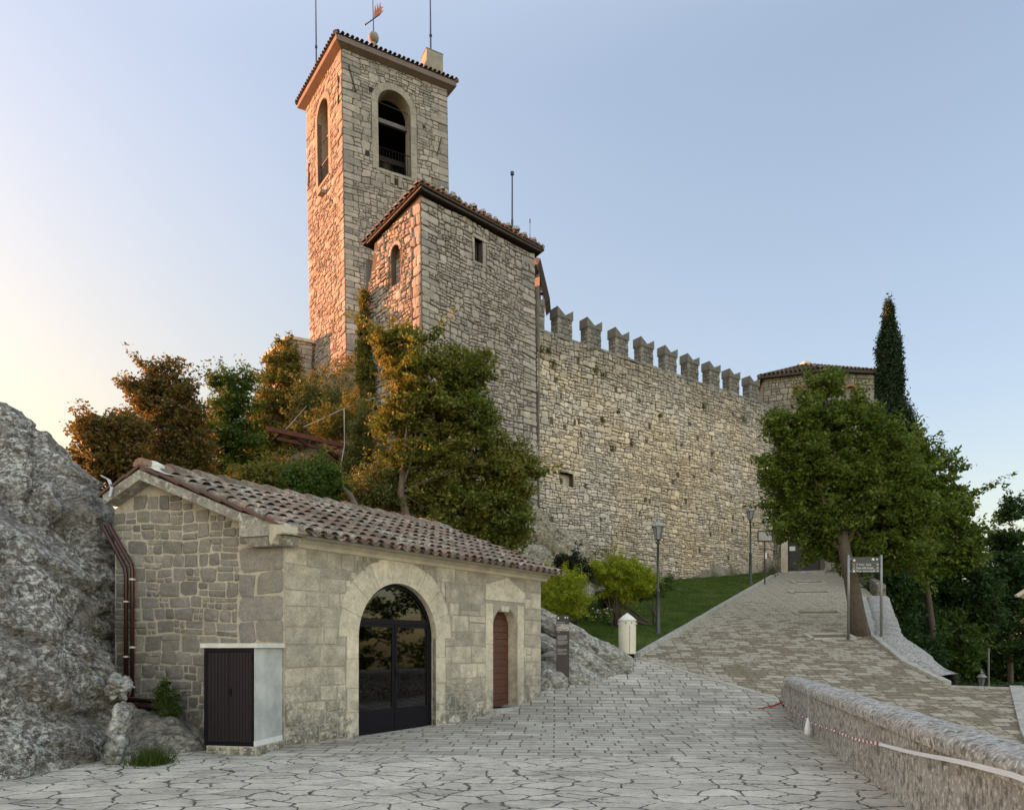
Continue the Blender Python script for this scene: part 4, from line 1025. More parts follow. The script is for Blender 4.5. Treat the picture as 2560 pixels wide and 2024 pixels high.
    mb.add(lo_+hi_, [(0, 1, 2, 3), (7, 6, 5, 4), (1, 2, 6, 5), (2, 3, 7, 6)])
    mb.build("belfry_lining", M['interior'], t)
    # roof: eaves board box and tiles, low pyramid
    OH = .55
    def cor(k, z):
        out = []
        for p in (Vector((C[0], C[1], 0)), P1, PB, P0): v = cc+(p+ln(35)-cc)*k; out.append(Vector((v.x, v.y, z)))
        return out
    kk = 1.13; a = cor(1.0, 35.0); b = cor(kk, 35.18); c = cor(kk, 35.48); 
    mb = MB(); n4 = [(i, (i+1) % 4) for i in range(4)]
    mb.add([*a, *b, *c], [(i, j, 4+j, 4+i) for i, j in n4]+[(4+i, 4+j, 8+j, 8+i) for i, j in n4]+[(8, 9, 10, 11)])
    mb.build("eaves_cornice", M['eaves'], t)
    mb = MB(); e = cor(kk+.025, 35.50); ap = cc.copy(); ap.z = 36.75
    for i in range(4):
        p, q = e[i], e[(i+1) % 4]; mid = (p+q)/2; ea = (q-p).normalized(); W_ = (q-p).length; up = (ap-mid)
        nc = int(W_/.27); nrm = ea.cross(up).normalized()
        if nrm.z < 0: nrm = -nrm
        mb.add([p, q, ap], [(0, 1, 2)], 1)
        for k in range(nc):
            s_ = (k+.5)/nc; base = p+ea*(W_*s_); fr_len = min(s_, 1-s_)*2
            Lc = up.length*fr_len; u_ = up.normalized(); nr = max(1, int(Lc/.42))
            for rr in range(nr):
                c0 = base+u_*(rr*Lc/nr-.02); Lr = Lc/nr*1.1; vs = []
                for rad, uu, h in ((.10, 0, .05), (.08, Lr, .01), (.082, 0, .05)):
                    for m_ in range(7):
                        th = math.pi*m_/6; vs.append(c0+ea*rad*math.cos(th)+u_*uu+nrm*(h+rad*math.sin(th)))
                mb.add(vs, [(m_, m_+1, 8+m_, 7+m_) for m_ in range(6)]+[(14+m_, 15+m_, m_+1, m_) for m_ in range(6)], 0)
        mb.tube([p, ap], .10, 8, 0)
    rf = mb.build("roof", [M['tile_old'], M['tile_old']], t)
    # chimney like block on the right eave
    mb = MB(); cp = fr.pt(W-.75, -.55, z0); cp = cp+ln(35); cp.z = 35.4
    mb.box(cp, (1.05, .9, 1.75), (1.88, 1)); mb.box(cp+Vector((0, 0, 1.75)), (1.1, .95, .02), (1.88, 1)); mb.build("roof_block", M['gate_stone2'], t)
    # ball and weather vane
    bp = P(934, 97, 41.4); mb = MB(); mb.lathe(bp+Vector((0, 0, -.26)), [(.02, 0), (.14, .03), (.27, .16), (.30, .31), (.25, .48), (.14, .58), (.02, .62)], 20); mb.lathe(bp+Vector((0, 0, -1.0)), [(.12, 0), (.12, .8)], 12)
    mb.build("ball_finial", M['gate_stone2'], t, True)
    mb = MB(); mb.tube([bp+Vector((0, 0, .3)), bp+Vector((-.06, 0, 2.9))], [.035, .018], 8); vr = mb.build("weather_vane", M['mast'], t)
    Y = 41.4
    def q(x, y): return P(880+x/14.23, y/14.23, Y)
    mb = MB()
    flag = [(785, 480), (830, 160), (858, 360), (880, 340), (912, 95), (945, 295), (965, 290), (1000, 60), (1035, 260), (1055, 270), (1110, 230), (1060, 300), (1010, 310), (1010, 340), (1075, 340), (1010, 420), (1040, 430), (1115, 350), (1080, 420), (1000, 510), (790, 670)]
    mb.prism([q(*p) for p in flag], (0, .03, 0)); mb.build("vane_flag", M['vane'], vr)
    mb = MB(); mb.tube([q(475, 885), q(790, 665), q(1000, 510)], .03, 8); mb.lathe(q(475, 885)-Vector((0, 0, .05)), [(.02, 0), (.06, .05), (.02, .1)], 10); mb.build("vane_arrow", M['mast'], vr)
    # lightning masts
    for (u, v0, v1, Yy, rad) in ((791, 190, -60, 44.5, .05), (1077, 150, -60, 43.4, .055)):
        mb = MB(); p = P(u, v0, Yy); q_ = P(u-2, v1, Yy); mb.tube([p, p.lerp(q_, .35), q_], [rad, rad*.9, rad*.55], 8)
        mb.tube([p.lerp(q_, .28), p.lerp(q_, .30)], rad*1.6, 8); mb.build("mast", M['mast'], t)
    # iron wall anchors
    for f_, p, q_ in ((fr, (.38, 34.2), (.75, 32.9)), (fr, (5.9, 32.0), (5.6, 30.9)), (fl, (L-.32, 33.7), (L-.42, 32.2)), (fl, (.5, 31.4), (.4, 30.0))):
        mb = MB(); mb.beam(f_.pt(p[0], .07, p[1]), f_.pt(q_[0], .07, q_[1]), .06, .05); mb.build("wall_anchor", M['wood_dark'], t)
    # belfry beam, bell, railing
    mb = MB(); mb.beam(fr.pt(cx-r-.1, -.7, 32.3), fr.pt(cx+r+.1, -.7, 32.3), .16, .24); mb.build("belfry_beam", M['wood_grey'], t)
    mb = MB(); mb.tube([fr.pt(cx-r, -.35, 33.1), fr.pt(cx+r, -.35, 33.0)], .02, 6); mb.build("tie_rod", M['mast'], t); mb = MB(); mb.tube([fl.pt(cx2-r2, -.35, 32.1), fl.pt(cx2+r2, -.35, 32.1)], .02, 6); mb.build("tie_rod", M['mast'], t)
    mb = MB(); b_ = fr.pt(cx+.05, -2.1, 29.3)
    mb.lathe(b_, [(.88, 0), (.85, .08), (.70, .35), (.58, .8), (.52, 1.2), (.42, 1.42), (.2, 1.55), (.05, 1.6)], 24); bl = mb.build("bell", M['bronze'], t, True)
    mb = MB(); mb.beam(b_+Vector((-1.4, -.7, 1.75)), b_+Vector((1.4, .7, 1.75)), .25, .3); mb.build("bell_yoke", M['wood_dark'], bl)
    for f_, c_, r_, zz in ((fr, cx, r, a0z), (fl, cx2, r2, z2)):
        mb = MB()
        mb.tube([f_.pt(c_-r_, -.15, zz+1.35), f_.pt(c_+r_, -.15, zz+1.35)], .022, 6); mb.tube([f_.pt(c_-r_, -.15, zz+.06), f_.pt(c_+r_, -.15, zz+.06)], .02, 6)
        for i in range(1, 11): x = c_-r_+2*r_*i/11; mb.tube([f_.pt(x, -.15, zz+.05), f_.pt(x, -.15, zz+1.35)], .013, 5)
        mb.build("railing", M['black_metal'], t)
    return t
M['gate_stone2'] = plain('grey_roof_block', (.27, .25, .20), .9, 0, .4, 3, .3)
M['voussoir_t'] = stone_mat('dressed_tower_stone', [(.29, .27, .22), (.34, .315, .255), (.26, .24, .20)], .3, 0, .25, .3, 14)
build_bell_tower()

# ------------------------------------------------------------------ battlement wall
def build_curtain():
    rg = random.Random(41)
    C = (1.16, 33.3); fr = Fr(C, (1.378, 1)); W = 18.3; zt = 16.55
    t = thing("battlement_wall", "long pale rubble-stone castle wall rising behind the lawn, weathered dark along its top", "wall", (C[0], C[1], 8))
    mb = MB()
    gun = rect_poly(1.38, 2.2, 9.45, 10.1)
    low = [(0, 6.0), (4, 5.0), (9, 4.2), (W, 4.8)]
    # W face with gun port
    panel(mb, fr, low+[(W, zt), (0, zt)], [gun], 0, .5, 1)
    small = []
    for _ in range(34): x = rg.uniform(.4, W-1.5); z = rg.uniform(6.5, 15.5); small.append((x, x+rg.uniform(.12, .22), z, z+rg.uniform(.12, .26)))
    small += [(.7, .9, 12.2, 12.5), (1.5, 1.68, 12.1, 12.35), (2.6, 2.75, 12.0, 12.2), (6.95, 7.2, 9.3, 9.55), (7.3, 7.5, 9.3, 9.5), (9.1, 9.3, 10.6, 10.85)]
    hs = [(1.38, 2.2, 9.45, 10.1)]+small
    Rc = cells(W, 4.2, zt-.12, (.19, .33), (.17, .50), rg, .66, None, hs)
    stones(mb, fr, Rc, .012, (.02, .08), .24, .07, 12, 0, .19, keep=lambda a0, a1, b0, b1: b0 > np.interp((a0+a1)/2, [0, 4, 9, W], [6, 5, 4.2, 4.8]))
    mb.prism([fr.pt(x, .02, z) for x, z in rect_poly(1.3, 2.3, 10.1, 10.22)], tuple((fr.n*-.3).tolist()), 0)
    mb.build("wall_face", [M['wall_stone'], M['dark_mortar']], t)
    mb = MB(); n = 24     # round hole in the gun port back plate
    panel(mb, fr, gun, [[(1.70+.13*math.cos(2*math.pi*i/n), 9.75+.17*math.sin(2*math.pi*i/n)) for i in range(n)]], -.30, .4, 0)
    gp = mb.build("gun_port", M['cornice'], t)
    mb = MB(); mb.prism([fr.pt(x, -.6, z) for x, z in gun], tuple((fr.n*-.03).tolist()), 0); mb.build("gun_port_back", M['interior'], gp)
    mb = MB(); mb.add([fr.pt(0, -.004, zt-.13), fr.pt(W, -.004, zt-.13), fr.pt(W, -1.3, zt-.13), fr.pt(0, -1.3, zt-.13), fr.pt(0, -1.3, 6), fr.pt(W, -1.3, 6)], [(0, 1, 2, 3), (3, 2, 5, 4)])
    x = 0
    while x < W:          # coping slabs
        w_ = rg.uniform(.35, .7); x1 = min(W, x+w_); h = rg.uniform(.09, .15); d_ = rg.uniform(.03, .09)
        mb.prism([fr.pt(a, d_, z) for a, z in ((x+.01, zt-.13), (x1-.01, zt-.13), (x1-.02, zt-.13+h), (x+.02, zt-.13+h))], tuple((fr.n*-.75).tolist()), 0); x = x1
    mb.build("coping", M['merlon'], t)
    # swallow-tail merlons: one mesh, copied
    def merlon_mesh():
        m = MB(); f0 = Fr((0, 0), (1.378, 1)); LW, TH, H = .92, .54, 1.12; mg = random.Random(5)
        m.prism([f0.pt(x, -.04, z) for x, z in ((.03, -.1), (LW-.03, -.1), (LW-.03, H), (LW/2, H-.10), (.03, H))], tuple((f0.n*-(TH-.08)).tolist()), 1)
        for ff, ww in ((f0, LW), (Fr(f0.pt(0, -TH, 0)[:2], (f0.n[0], f0.n[1])), TH), (Fr(f0.pt(LW, 0, 0)[:2], (-f0.n[0], -f0.n[1])), TH), (Fr(f0.pt(LW, -TH, 0)[:2], (-1.378, -1)), LW)):
            rr = cells(ww, -.02, H-.12, (.17, .26), (.25, .5), mg, .12); stones(m, Fr((ff.O-ff.n*.05)[:2], ff.a[:2]), rr, .008, (.03, .075), .2, 0, int(ww*100), 0, .15)
        cap = [(-.03, H-.16), (LW+.03, H-.16), (LW+.03, H+.30), (LW*.5, H-.02), (-.03, H+.30)]
        m.prism([f0.pt(x, .03, z) for x, z in cap], tuple((f0.n*-(TH+.06)).tolist()), 2)
        return m
    step = 1.85; off = .33
    first = None; words = ["first merlon next to the watch tower", "second merlon from the watch tower", "third merlon from the watch tower", "fourth merlon from the watch tower", "middle merlon of the row", "fourth merlon from the gate tower", "third merlon from the gate tower", "second merlon from the gate tower", "merlon nearest the gate tower"]
    ys = [33.76, 34.87, 35.98, 37.06, 38.14, 39.2, 40.28, 41.34, 42.45]
    for i, y in enumerate(ys):
        s_ = (y-C[1])*1.703+.52; p = fr.pt(s_, -.08, zt-.02)
        if first is None:
            first = merlon_mesh().build("merlon", [M['merlon'], M['joint'], M['merlon_cap']], None); first.parent = t; o = first
        else: o = first.copy(); COL.objects.link(o)
        o.location = p-origin(t); o["label"] = words[i]
    # plain post by the tower, the stump of another merlon
    mb = MB(); f2 = fr; rr = cells(.45, zt-.1, zt+1.35, (.2, .3), (.25, .45), rg, .2); stones(mb, Fr(fr.pt(.02, -.05, 0)[:2], (1.378, 1)), rr, .01, (.03, .07), .2, 0, 77, 0, .15)
    mb.prism([fr.pt(x, -.03, z) for x, z in ((.03, zt-.2), (.46, zt-.2), (.46, zt+1.5), (.03, zt+1.25))], tuple((fr.n*-.45).tolist()), 1); mb.build("end_merlon", [M['merlon'], M['merlon']], t)
    return t
M['merlon_cap'] = plain('merlon_cap_cement', (.15, .145, .125), .95, 0, .5, 4, .5)
build_curtain()
D = 2560/2160
def Q(x, y, Y): return P(x*D, y*D, Y)          # the same in the 2160 px view I measured from
# ------------------------------------------------------------------ gate tower at the far end
def build_gate_tower():
    rg = random.Random(51); A = (15.6, 44.7); B = (18.86, 43.55); C = (22.1, 43.9)
    t = thing("gate_tower", "squat stone gate tower with hipped roof at the ramp top, half hidden by a tree", "tower", (A[0], A[1], 6.2))
    fa = Fr(A, (B[0]-A[0], B[1]-A[1])); WA = math.dist(A, B); fb = Fr(B, (C[0]-B[0], C[1]-B[1])); WB = math.dist(B, C); zb = 5.0; zt = 18.45
    mb = MB(); wa = rect_poly(2.0, 2.45, 16.7, 17.35); gate = rect_poly(1.43, 3.25, 6.05, 9.3)
    panel(mb, fa, rect_poly(0, WA, zb, zt), [wa, gate], 0, .45, 1)
    Rc = cells(WA, zb, zt, (.28, .46), (.22, .55), rg, .5, None, [(1.9, 2.6, 16.6, 17.7), (1.0, WA-.05, 5, 9.6)])
    stones(mb, fa, Rc, .013, (.015, .05), .2, .05, 13, 0, .15)
    ring_stones(mb, fa, 2.22, 17.15, .34, .72, 13, 25, 155, .03, -.1, 1.5, 2, rg)
    mb.prism([fa.pt(x, .03, z) for x, z in rect_poly(1.9, 2.55, 17.36, 17.52)], tuple((fa.n*-.2).tolist()), 0)
    wb = arch_poly(1.75, .35, 16.6, 17.3, 10)
    panel(mb, fb, rect_poly(0, WB, zb, zt), [wb], 0, .3, 1)
    Rc = cells(WB, zb, zt, (.28, .46), (.25, .6), rg, .4, (.5, .8), arch_holes(1.75, .5, 16.5, 17.3, 5))
    stones(mb, fb, Rc, .013, (.015, .05), .2, .05, 14, 0, .15)
    ring_stones(mb, fb, 1.75, 17.3, .36, .52, 9, 0, 180, .03, -.1, 1.5, 2, rg)
    D0 = (24.6, 49.6); E0 = (16.8, 51.5)
    for p, q in ((C, D0), (D0, E0), (E0, A)): mb.add([(p[0], p[1], zb), (q[0], q[1], zb), (q[0], q[1], zt), (p[0], p[1], zt)], [(0, 1, 2, 3)], 0)
    mb.build("wall", [M['gate_stone'], M['joint'], M['brick']], t)
    mb = MB(); mb.prism([fa.pt(x, -.25, z) for x, z in wa], tuple((fa.n*-.04).tolist()), 0)
    w1 = mb.build("window", M['interior'], t)
    mb = MB()
    for x in (2.1, 2.22, 2.34): mb.tube([fa.pt(x, -.08, 16.7), fa.pt(x, -.08, 17.35)], .015, 6)
    mb.build("window_bars", M['black_metal'], w1)
    mb = MB(); mb.prism([fb.pt(x, -.2, z) for x, z in wb], tuple((fb.n*-.04).tolist()), 0); mb.build("blind_window", M['gate_stone'], t)
    pts = [A, B, C, D0, E0]; cx = sum(p[0] for p in pts)/5; cy = sum(p[1] for p in pts)/5
    def off(p, k): return Vector((cx+(p[0]-cx)*k, cy+(p[1]-cy)*k, 0))
    ap = Vector((19.3, 47.3, 20.35)); mb = MB()
    e = [off(p, 1.09) for p in pts]
    for v in e: v.z = zt+.10
    mb.add([v+Vector((0, 0, -.14)) for v in e]+[v+Vector((0, 0, .02)) for v in e], [(0, 1, 2, 3, 4), (9, 8, 7, 6, 5)]+[(i, (i+1) % 5, (i+1) % 5+5, i+5) for i in range(5)], 1)
    for i in range(5):
        p, q = e[i], e[(i+1) % 5]; mid = (p+q)/2; ea = (q-p).normalized(); W_ = (q-p).length
        mb.add([p, q, ap], [(0, 1, 2)], 0)
        if i > 2: continue
        tt = (ap-p).dot(ea)/W_; foot = p+ea*(tt*W_); up = (ap-foot); Lu = up.length; u_ = up/Lu; nrm = ea.cross(u_).normalized()
        if nrm.z < 0: nrm = -nrm
        nc = int(W_/.25)
        for k in range(nc):
            s_ = (k+.5)/nc; Lc = Lu*min(s_/tt, (1-s_)/(1-tt), 1); nr = max(1, int(Lc/.42))
            for rr in range(nr):
                c0 = p+ea*(W_*s_)+u_*(rr*Lc/nr-.03); Lr = Lc/nr*1.1; vs = []
                for rad, uu, h in ((.10, 0, .06), (.08, Lr, .01), (.082, 0, .06)):
                    for m_ in range(7): th = math.pi*m_/6; vs.append(c0+ea*rad*math.cos(th)+u_*uu+nrm*(h+rad*math.sin(th)))
                mb.add(vs, [(m_, m_+1, 8+m_, 7+m_) for m_ in range(6)]+[(14+m_, 15+m_, m_+1, m_) for m_ in range(6)], 0)
        mb.tube([p, ap], .12, 8, 0)
    rf = mb.build("roof", [M['tile_old'], M['wood_dark']], t)
    mb = MB(); mb.lathe(ap+Vector((0, 0, -.1)), [(.40, 0), (.38, .15), (.26, .28), (.1, .33)], 14); mb.build("roof_cap", M['cornice'], rf, True)
    # gate with its stone jamb
    mb = MB(); x = 1.45
    while x < 3.23:
        mb.prism([fa.pt(a, -.22+.004*((int(x*50)) % 3), z) for a, z in rect_poly(x, min(x+.145, 3.24), 6.15, 9.25)], tuple((fa.n*-.05).tolist()), 0); x += .152
    g = mb.build("gate_door", M['gate_wood'], t)
    mb = MB(); mb.prism([fa.pt(a, -.19, z) for a, z in rect_poly(1.52, 1.86, 7.75, 8.02)], tuple((fa.n*-.01).tolist()), 0); mb.build("notice", M['white'], g)
    mb = MB(); mb.prism([fa.pt(a, .10, z) for a, z in rect_poly(1.02, 1.42, 6.0, 9.5)], tuple((fa.n*-.5).tolist()), 0); mb.build("gate_jamb", M['voussoir'], t)
    mb = MB(); mb.prism([fa.pt(a, .10, z) for a, z in rect_poly(1.0, 3.6, 9.5, 10.0)], tuple((fa.n*-.4).tolist()), 0); mb.build("gate_lintel", M['voussoir'], t)
    mb = MB(); mb.prism([fa.pt(a, .55, z) for a, z in rect_poly(1.45, 3.5, 6.0, 6.42)], tuple((fa.n*-.8).tolist()), 0); mb.build("gate_step", M['kerb'], t)
M['gate_stone'] = stone_mat('gate_tower_stone', [(.24, .22, .18), (.31, .285, .23), (.20, .185, .16), (.35, .32, .26)], .4, 0, .25, .5, 14, .3)
M['brick'] = stone_mat('arch_brick', [(.30, .15, .10), (.36, .20, .13), (.26, .14, .10)], .3, 0, .2, .3, 20)
M['gate_wood'] = plain('weathered_gate_wood', (.05, .048, .045), .85, 0, .5, 9, .4)
build_gate_tower()
# terrace wall left of the bell tower
def build_terrace():
    a = P(664, 850, 46); b = P(722, 838, 43.0); c = P(780, 838, 43.6); z0, z1 = 13.5, 20.35
    t = thing("terrace_wall", "low grey masonry terrace wall at the left foot of the bell tower", "wall", (a.x, a.y, z0)); mb = MB(); rg = random.Random(3)
    for p, q, sd_ in ((a, b, 1), (b, c, 2)):
        f = Fr(p[:2], (q.x-p.x, q.y-p.y)); W = (q.xy-p.xy).length
        panel(mb, f, rect_poly(0, W, z0, z1), [], 0, 0, 1)
        stones(mb, f, cells(W, z0, z1-.15, (.3, .42), (.4, .9), rg, .25), .012, (.01, .04), .12, .02, sd_, 0, .1)
    mb.build("wall_face", [M['tower_stone'], M['joint']], t)
    mb = MB()
    for p, q in ((a, b), (b, c)):
        d = (q-p).normalized(); mb.beam(Vector((p.x, p.y, z1-.06))+Vector((0, .25, 0)), Vector((q.x, q.y, z1-.06))+Vector((0, .25, 0)), .7, .18)
    mb.build("coping", M['cornice'], t)
build_terrace()
# covered walkway of timber behind the right side of the watch tower
def build_hoarding():
    t = thing("timber_hoarding", "dark timber lean-to roof hanging behind the right edge of the watch tower", "shelter", Q(1133, 640, 34.2))
    Y = 34.3; mb = MB()
    top = [Q(1128, 545, Y), Q(1138, 545, Y), Q(1144, 552, Y), Q(1160, 632, Y), Q(1152, 640, Y), Q(1128, 600, Y)]
    top = [Q(1126, 541, Y+.6), Q(1140, 545, Y), Q(1160, 629, Y), Q(1150, 640, Y), Q(1133, 560, Y)]
    mb.prism(top, (.12, 1.3, 0)); mb.build("lean_to_roof", M['wood_dark'], t)
    mb = MB(); mb.beam(Q(1130, 640, Y+.3), Q(1130, 560, Y+.3), .22); mb.build("timber_post", M['wood_dark'], t)
    mb = MB(); mb.beam(Q(1138, 640, Y+.2), Q(1138, 575, Y+.2), .12); mb.build("timber_post", M['wood_dark'], t)
    mb = MB(); mb.beam(Q(1131, 620, Y+.3), Q(1153, 620, Y+.3), .10); mb.build("cross_beam", M['wood_dark'], t)
build_hoarding()
def mast(name, label, x, y0, y1, Y, r):
    mb = MB(); a = Q(x, y0, Y); b = Q(x, y1, Y); mb.tube([a, a.lerp(b, .5), a.lerp(b, .505), b], [r, r, r*.7, r*.6], 8); mb.lathe(b+Vector((0, 0, -.1)), [(.02, 0), (r*1.6, .05), (r*1.6, .2), (.01, .25)], 8)
    tag(mb.build(name, M['mast']), label, "mast")
mast("lightning_mast", "tall dark mast standing behind the roof of the watch tower", 1080.5, 560, 367, 38, .06)
mast("thin_antenna", "short hair-thin antenna on the far roof edge of the watch tower", 1118, 520, 467, 37, .018)

# ------------------------------------------------------------------ rocks
GROOVES = []
def noisy(V, amp, sc, seed, strata=(0, 0, 1), rid=.5):
    st = Vector(strata).normalized(); out = []
    c = Vector(np.mean([list(v) for v in V], axis=0).tolist())
    for v in V:
        p = Vector(v); q = p*sc+Vector((seed*7.1, seed*3.3, seed*1.7)); q += st*(p.dot(st)*sc*1.6)
        vd = mnoise.voronoi(q*1.15)[0]; ed = vd[1]-vd[0]
        d = mnoise.fractal(q, .9, 2.1, 6)*amp*.8+rid*amp*(abs(mnoise.noise(q*2.3))-.25)-amp*.75*max(0, .16-ed)/.16+amp*.5*(vd[0]-.4)
        d += amp*.22*(abs(mnoise.noise(q*6.1))-.2)
        for a_, b_, n_, w_, dep_ in GROOVES:      # open fissures across the rock
            t_ = (p-a_).dot(b_-a_)/(b_-a_).length_squared
            if -.1 < t_ < 1.1:
                dist_ = (p-a_).dot(n_)+.10*mnoise.noise(p*2.2); d -= dep_*math.exp(-(dist_/w_)**2)*min(1, (t_+.1)*4, (1.1-t_)*4)
        n = (p-c); n.z *= .6; n = n.normalized() if n.length > 1e-4 else Vector((0, 0, 1)); out.append(p+n*d)
    return out
def loft(mb, lev, nseg=110, nz=90, amp=.25, sc=.55, seed=1, strata=(.5, .3, .8), sq=.8):
    zs = [l[0] for l in lev]; V = []
    for i in range(nz+1):
        z = zs[0]+(zs[-1]-zs[0])*i/nz; cx, cy, rx, ry = (float(np.interp(z, zs, [l[k] for l in lev])) for k in (1, 2, 3, 4))
        for k in range(nseg):
            t = 2*math.pi*k/nseg; c, s_ = math.cos(t), math.sin(t)
            V.append(Vector((cx+rx*math.copysign(abs(c)**sq, c), cy+ry*math.copysign(abs(s_)**sq, s_), z)))
    V = noisy(V, amp, sc, seed, strata)
    fs = [(i*nseg+k, i*nseg+(k+1) % nseg, (i+1)*nseg+(k+1) % nseg, (i+1)*nseg+k) for i in range(nz) for k in range(nseg)]+[tuple(nz*nseg+k for k in range(nseg))]
    mb.add(V, fs)
def blob(mb, c, r, rot=(0, 0, 0), amp=.2, sc=1.2, seed=1, sub=4, box=.25):
    from mathutils import Euler
    bm = bmesh.new(); bmesh.ops.create_icosphere(bm, subdivisions=sub, radius=1); E = Euler([R(a) for a in rot]).to_matrix(); V = []
    for v in bm.verts:
        p = v.co.copy(); m_ = max(abs(p.x), abs(p.y), abs(p.z)); p = p.lerp(p/m_*.9, box); V.append(E@Vector((p.x*r[0], p.y*r[1], p.z*r[2]))+Vector(c))
    fs = [tuple(v.index for v in f.verts) for f in bm.faces]; bm.free(); mb.add(noisy(V, amp, sc, seed, (.4, .2, .9)), fs)
mb = MB()
def fissure(u0, v0, Y0, u1, v1, Y1, w_, d_):
    a = P(u0, v0, Y0); b = P(u1, v1, Y1); n = (b-a).cross(a-Vector((0, 0, CH))).normalized(); GROOVES.append((a, b, n, w_, d_))
fissure(0, 1330, 11, 190, 1900, 9.8, .07, .14); fissure(60, 1480, 10.5, 260, 1760, 10, .05, .10)
loft(mb, [(-.6, -10.1, 10.8, 4.0, 3.3), (0, -10.1, 10.8, 3.95, 3.1), (.7, -10.3, 11.0, 3.95, 2.8), (1.3, -10.4, 11.0, 3.9, 2.6), (2.2, -10.65, 11.2, 3.85, 2.4), (2.9, -10.95, 11.4, 3.8, 2.2), (3.6, -11.4, 11.6, 3.7, 2.0), (4.3, -12.3, 11.9, 3.55, 1.8), (4.8, -13.1, 12.1, 3.3, 1.5), (5.1, -13.6, 12.3, 2.4, .9)], 150, 110, .30, .5, 2, (.55, .2, .8))
tag(mb.build("boulder", M['rock'], None, True), "huge lichen-spotted grey boulder filling the left edge in front", "boulder")
GROOVES.clear(); fissure(70, 1010, 13, 240, 1400, 12.6, .12, .42); fissure(150, 1120, 13, 60, 1300, 12.5, .07, .18)
mb = MB()
loft(mb, [(-0.6, -11.75, 13.75, 4.3, 1.5), (2.0, -11.8, 13.8, 4.3, 1.5), (3.6, -11.9, 13.9, 4.3, 1.4), (4.2, -11.95, 14.0, 4.3, 1.4), (4.77, -12.3, 14.1, 4.3, 1.4), (5.1, -12.6, 14.2, 4.3, 1.3), (5.48, -13.0, 14.2, 4.3, 1.2), (5.8, -13.3, 14.2, 4.3, 1.1), (6.15, -13.6, 14.2, 4.2, 1.0), (6.45, -13.9, 14.2, 4.0, 0.9), (6.7, -14.3, 14.2, 3.6, 0.7), (6.9, -14.2, 14.2, 2.2, 0.35)], 150, 110, .30, .55, 5, (.5, .1, .85))
tag(mb.build("rock_wall", M['rock'], None, True), "tall dark grey rock behind the big boulder, touching the gable wall of the hut", "rock")
GROOVES.clear()
mb = MB(); c = P(400, 1880, 11.5)
blob(mb, (-5.9, 12.2, -.25), (1.05, .8, .8), (0, 22, -12), .10, .9, 4, 5, .05)
blob(mb, (-6.55, 12.2, .1), (.6, .5, .75), (0, 10, 20), .12, 1.0, 6, 4, .1)
tag(mb.build("rock_slab", M['rock_slab'], None, True), "smooth rounded brown rock sloping down between the big boulder and the metal cabinet", "rock")
mb = MB(); blob(mb, P(296, 1835, 10.6)+Vector((0, 0, .0)), (.15, .22, .5), (0, 8, 20), .09, 3.0, 8, 4, .5)
tag(mb.build("split_stone", M['rock_light'], None, True), "narrow upright broken stone wedged at the right foot of the big boulder", "stone")
mb = MB(); blob(mb, P(298, 1715, 11.3), (.19, .2, .17), (20, 22, 30), .10, 3.4, 12, 4, .7)
tag(mb.build("split_stone", M['rock_light'], None, True), "small jagged stone lying on top of the upright broken stone beside the downpipes", "stone")
# outcrop between hut and lawn
mb = MB()
for (u, v, Y, r, rot, sd_) in ((1385, 1560, 21.6, (1.5, .65, .34), (0, 27, 10), 1), (1500, 1625, 21.8, (1.25, .6, .36), (0, 24, 16), 2), (1470, 1655, 20.9, (1.25, .5, .36), (0, 33, 12), 3), (1390, 1620, 20.9, (.9, .5, .28), (0, 35, 5), 4), (1405, 1680, 20.3, (.85, .6, .52), (0, 32, 0), 5), (1455, 1700, 20.2, (.85, .5, .42), (0, 36, 8), 6), (1375, 1715, 19.8, (.5, .5, .6), (0, 20, 0), 7), (1400, 1755, 19.2, (.75, .4, .16), (0, 5, 8), 8), (1545, 1680, 21.2, (.8, .45, .26), (0, 22, 20), 9)):
    blob(mb, P(u, v, Y)+Vector((0, 0, -.10)), (r[0]*1.02, r[1]*1.05, r[2]*1.12), rot, .10, 1.0, sd_+20, 5, .3)
tag(mb.build("rock_outcrop", M['rock_light'], None, True), "ridged speckled rock outcrop running down from the hut corner to the litter bin", "rock")
mb = MB()
for (u, v, Y, r, rot, sd_) in ((1338, 1345, 31.9, (.75, .6, 1.9), (0, -10, 20), 1), (1300, 1460, 30.4, (1.4, .9, 2.1), (0, 0, 20), 5), (1430, 1395, 33.6, (1.9, .75, 1.15), (0, 40, 33), 2), (1400, 1470, 32, (2.2, .8, 1.3), (0, 32, 30), 6), (1550, 1440, 35.4, (2.1, .6, .6), (0, 26, 34), 3), (1660, 1462, 37.5, (1.5, .5, .3), (0, 20, 35), 4)):
    blob(mb, P(u, v, Y)+Vector((0, 0, -.25)), r, rot, .28, .7, sd_+40, 5, .3)
tag(mb.build("cliff_rock", M['rock_pale'] if 'rock_pale' in M else rock_mat('pale_ochre_rock', (.38, .34, .25), (.58, .53, .41), .2, .15), None, True), "pale ochre rock slope under the left end of the battlement wall", "rock")

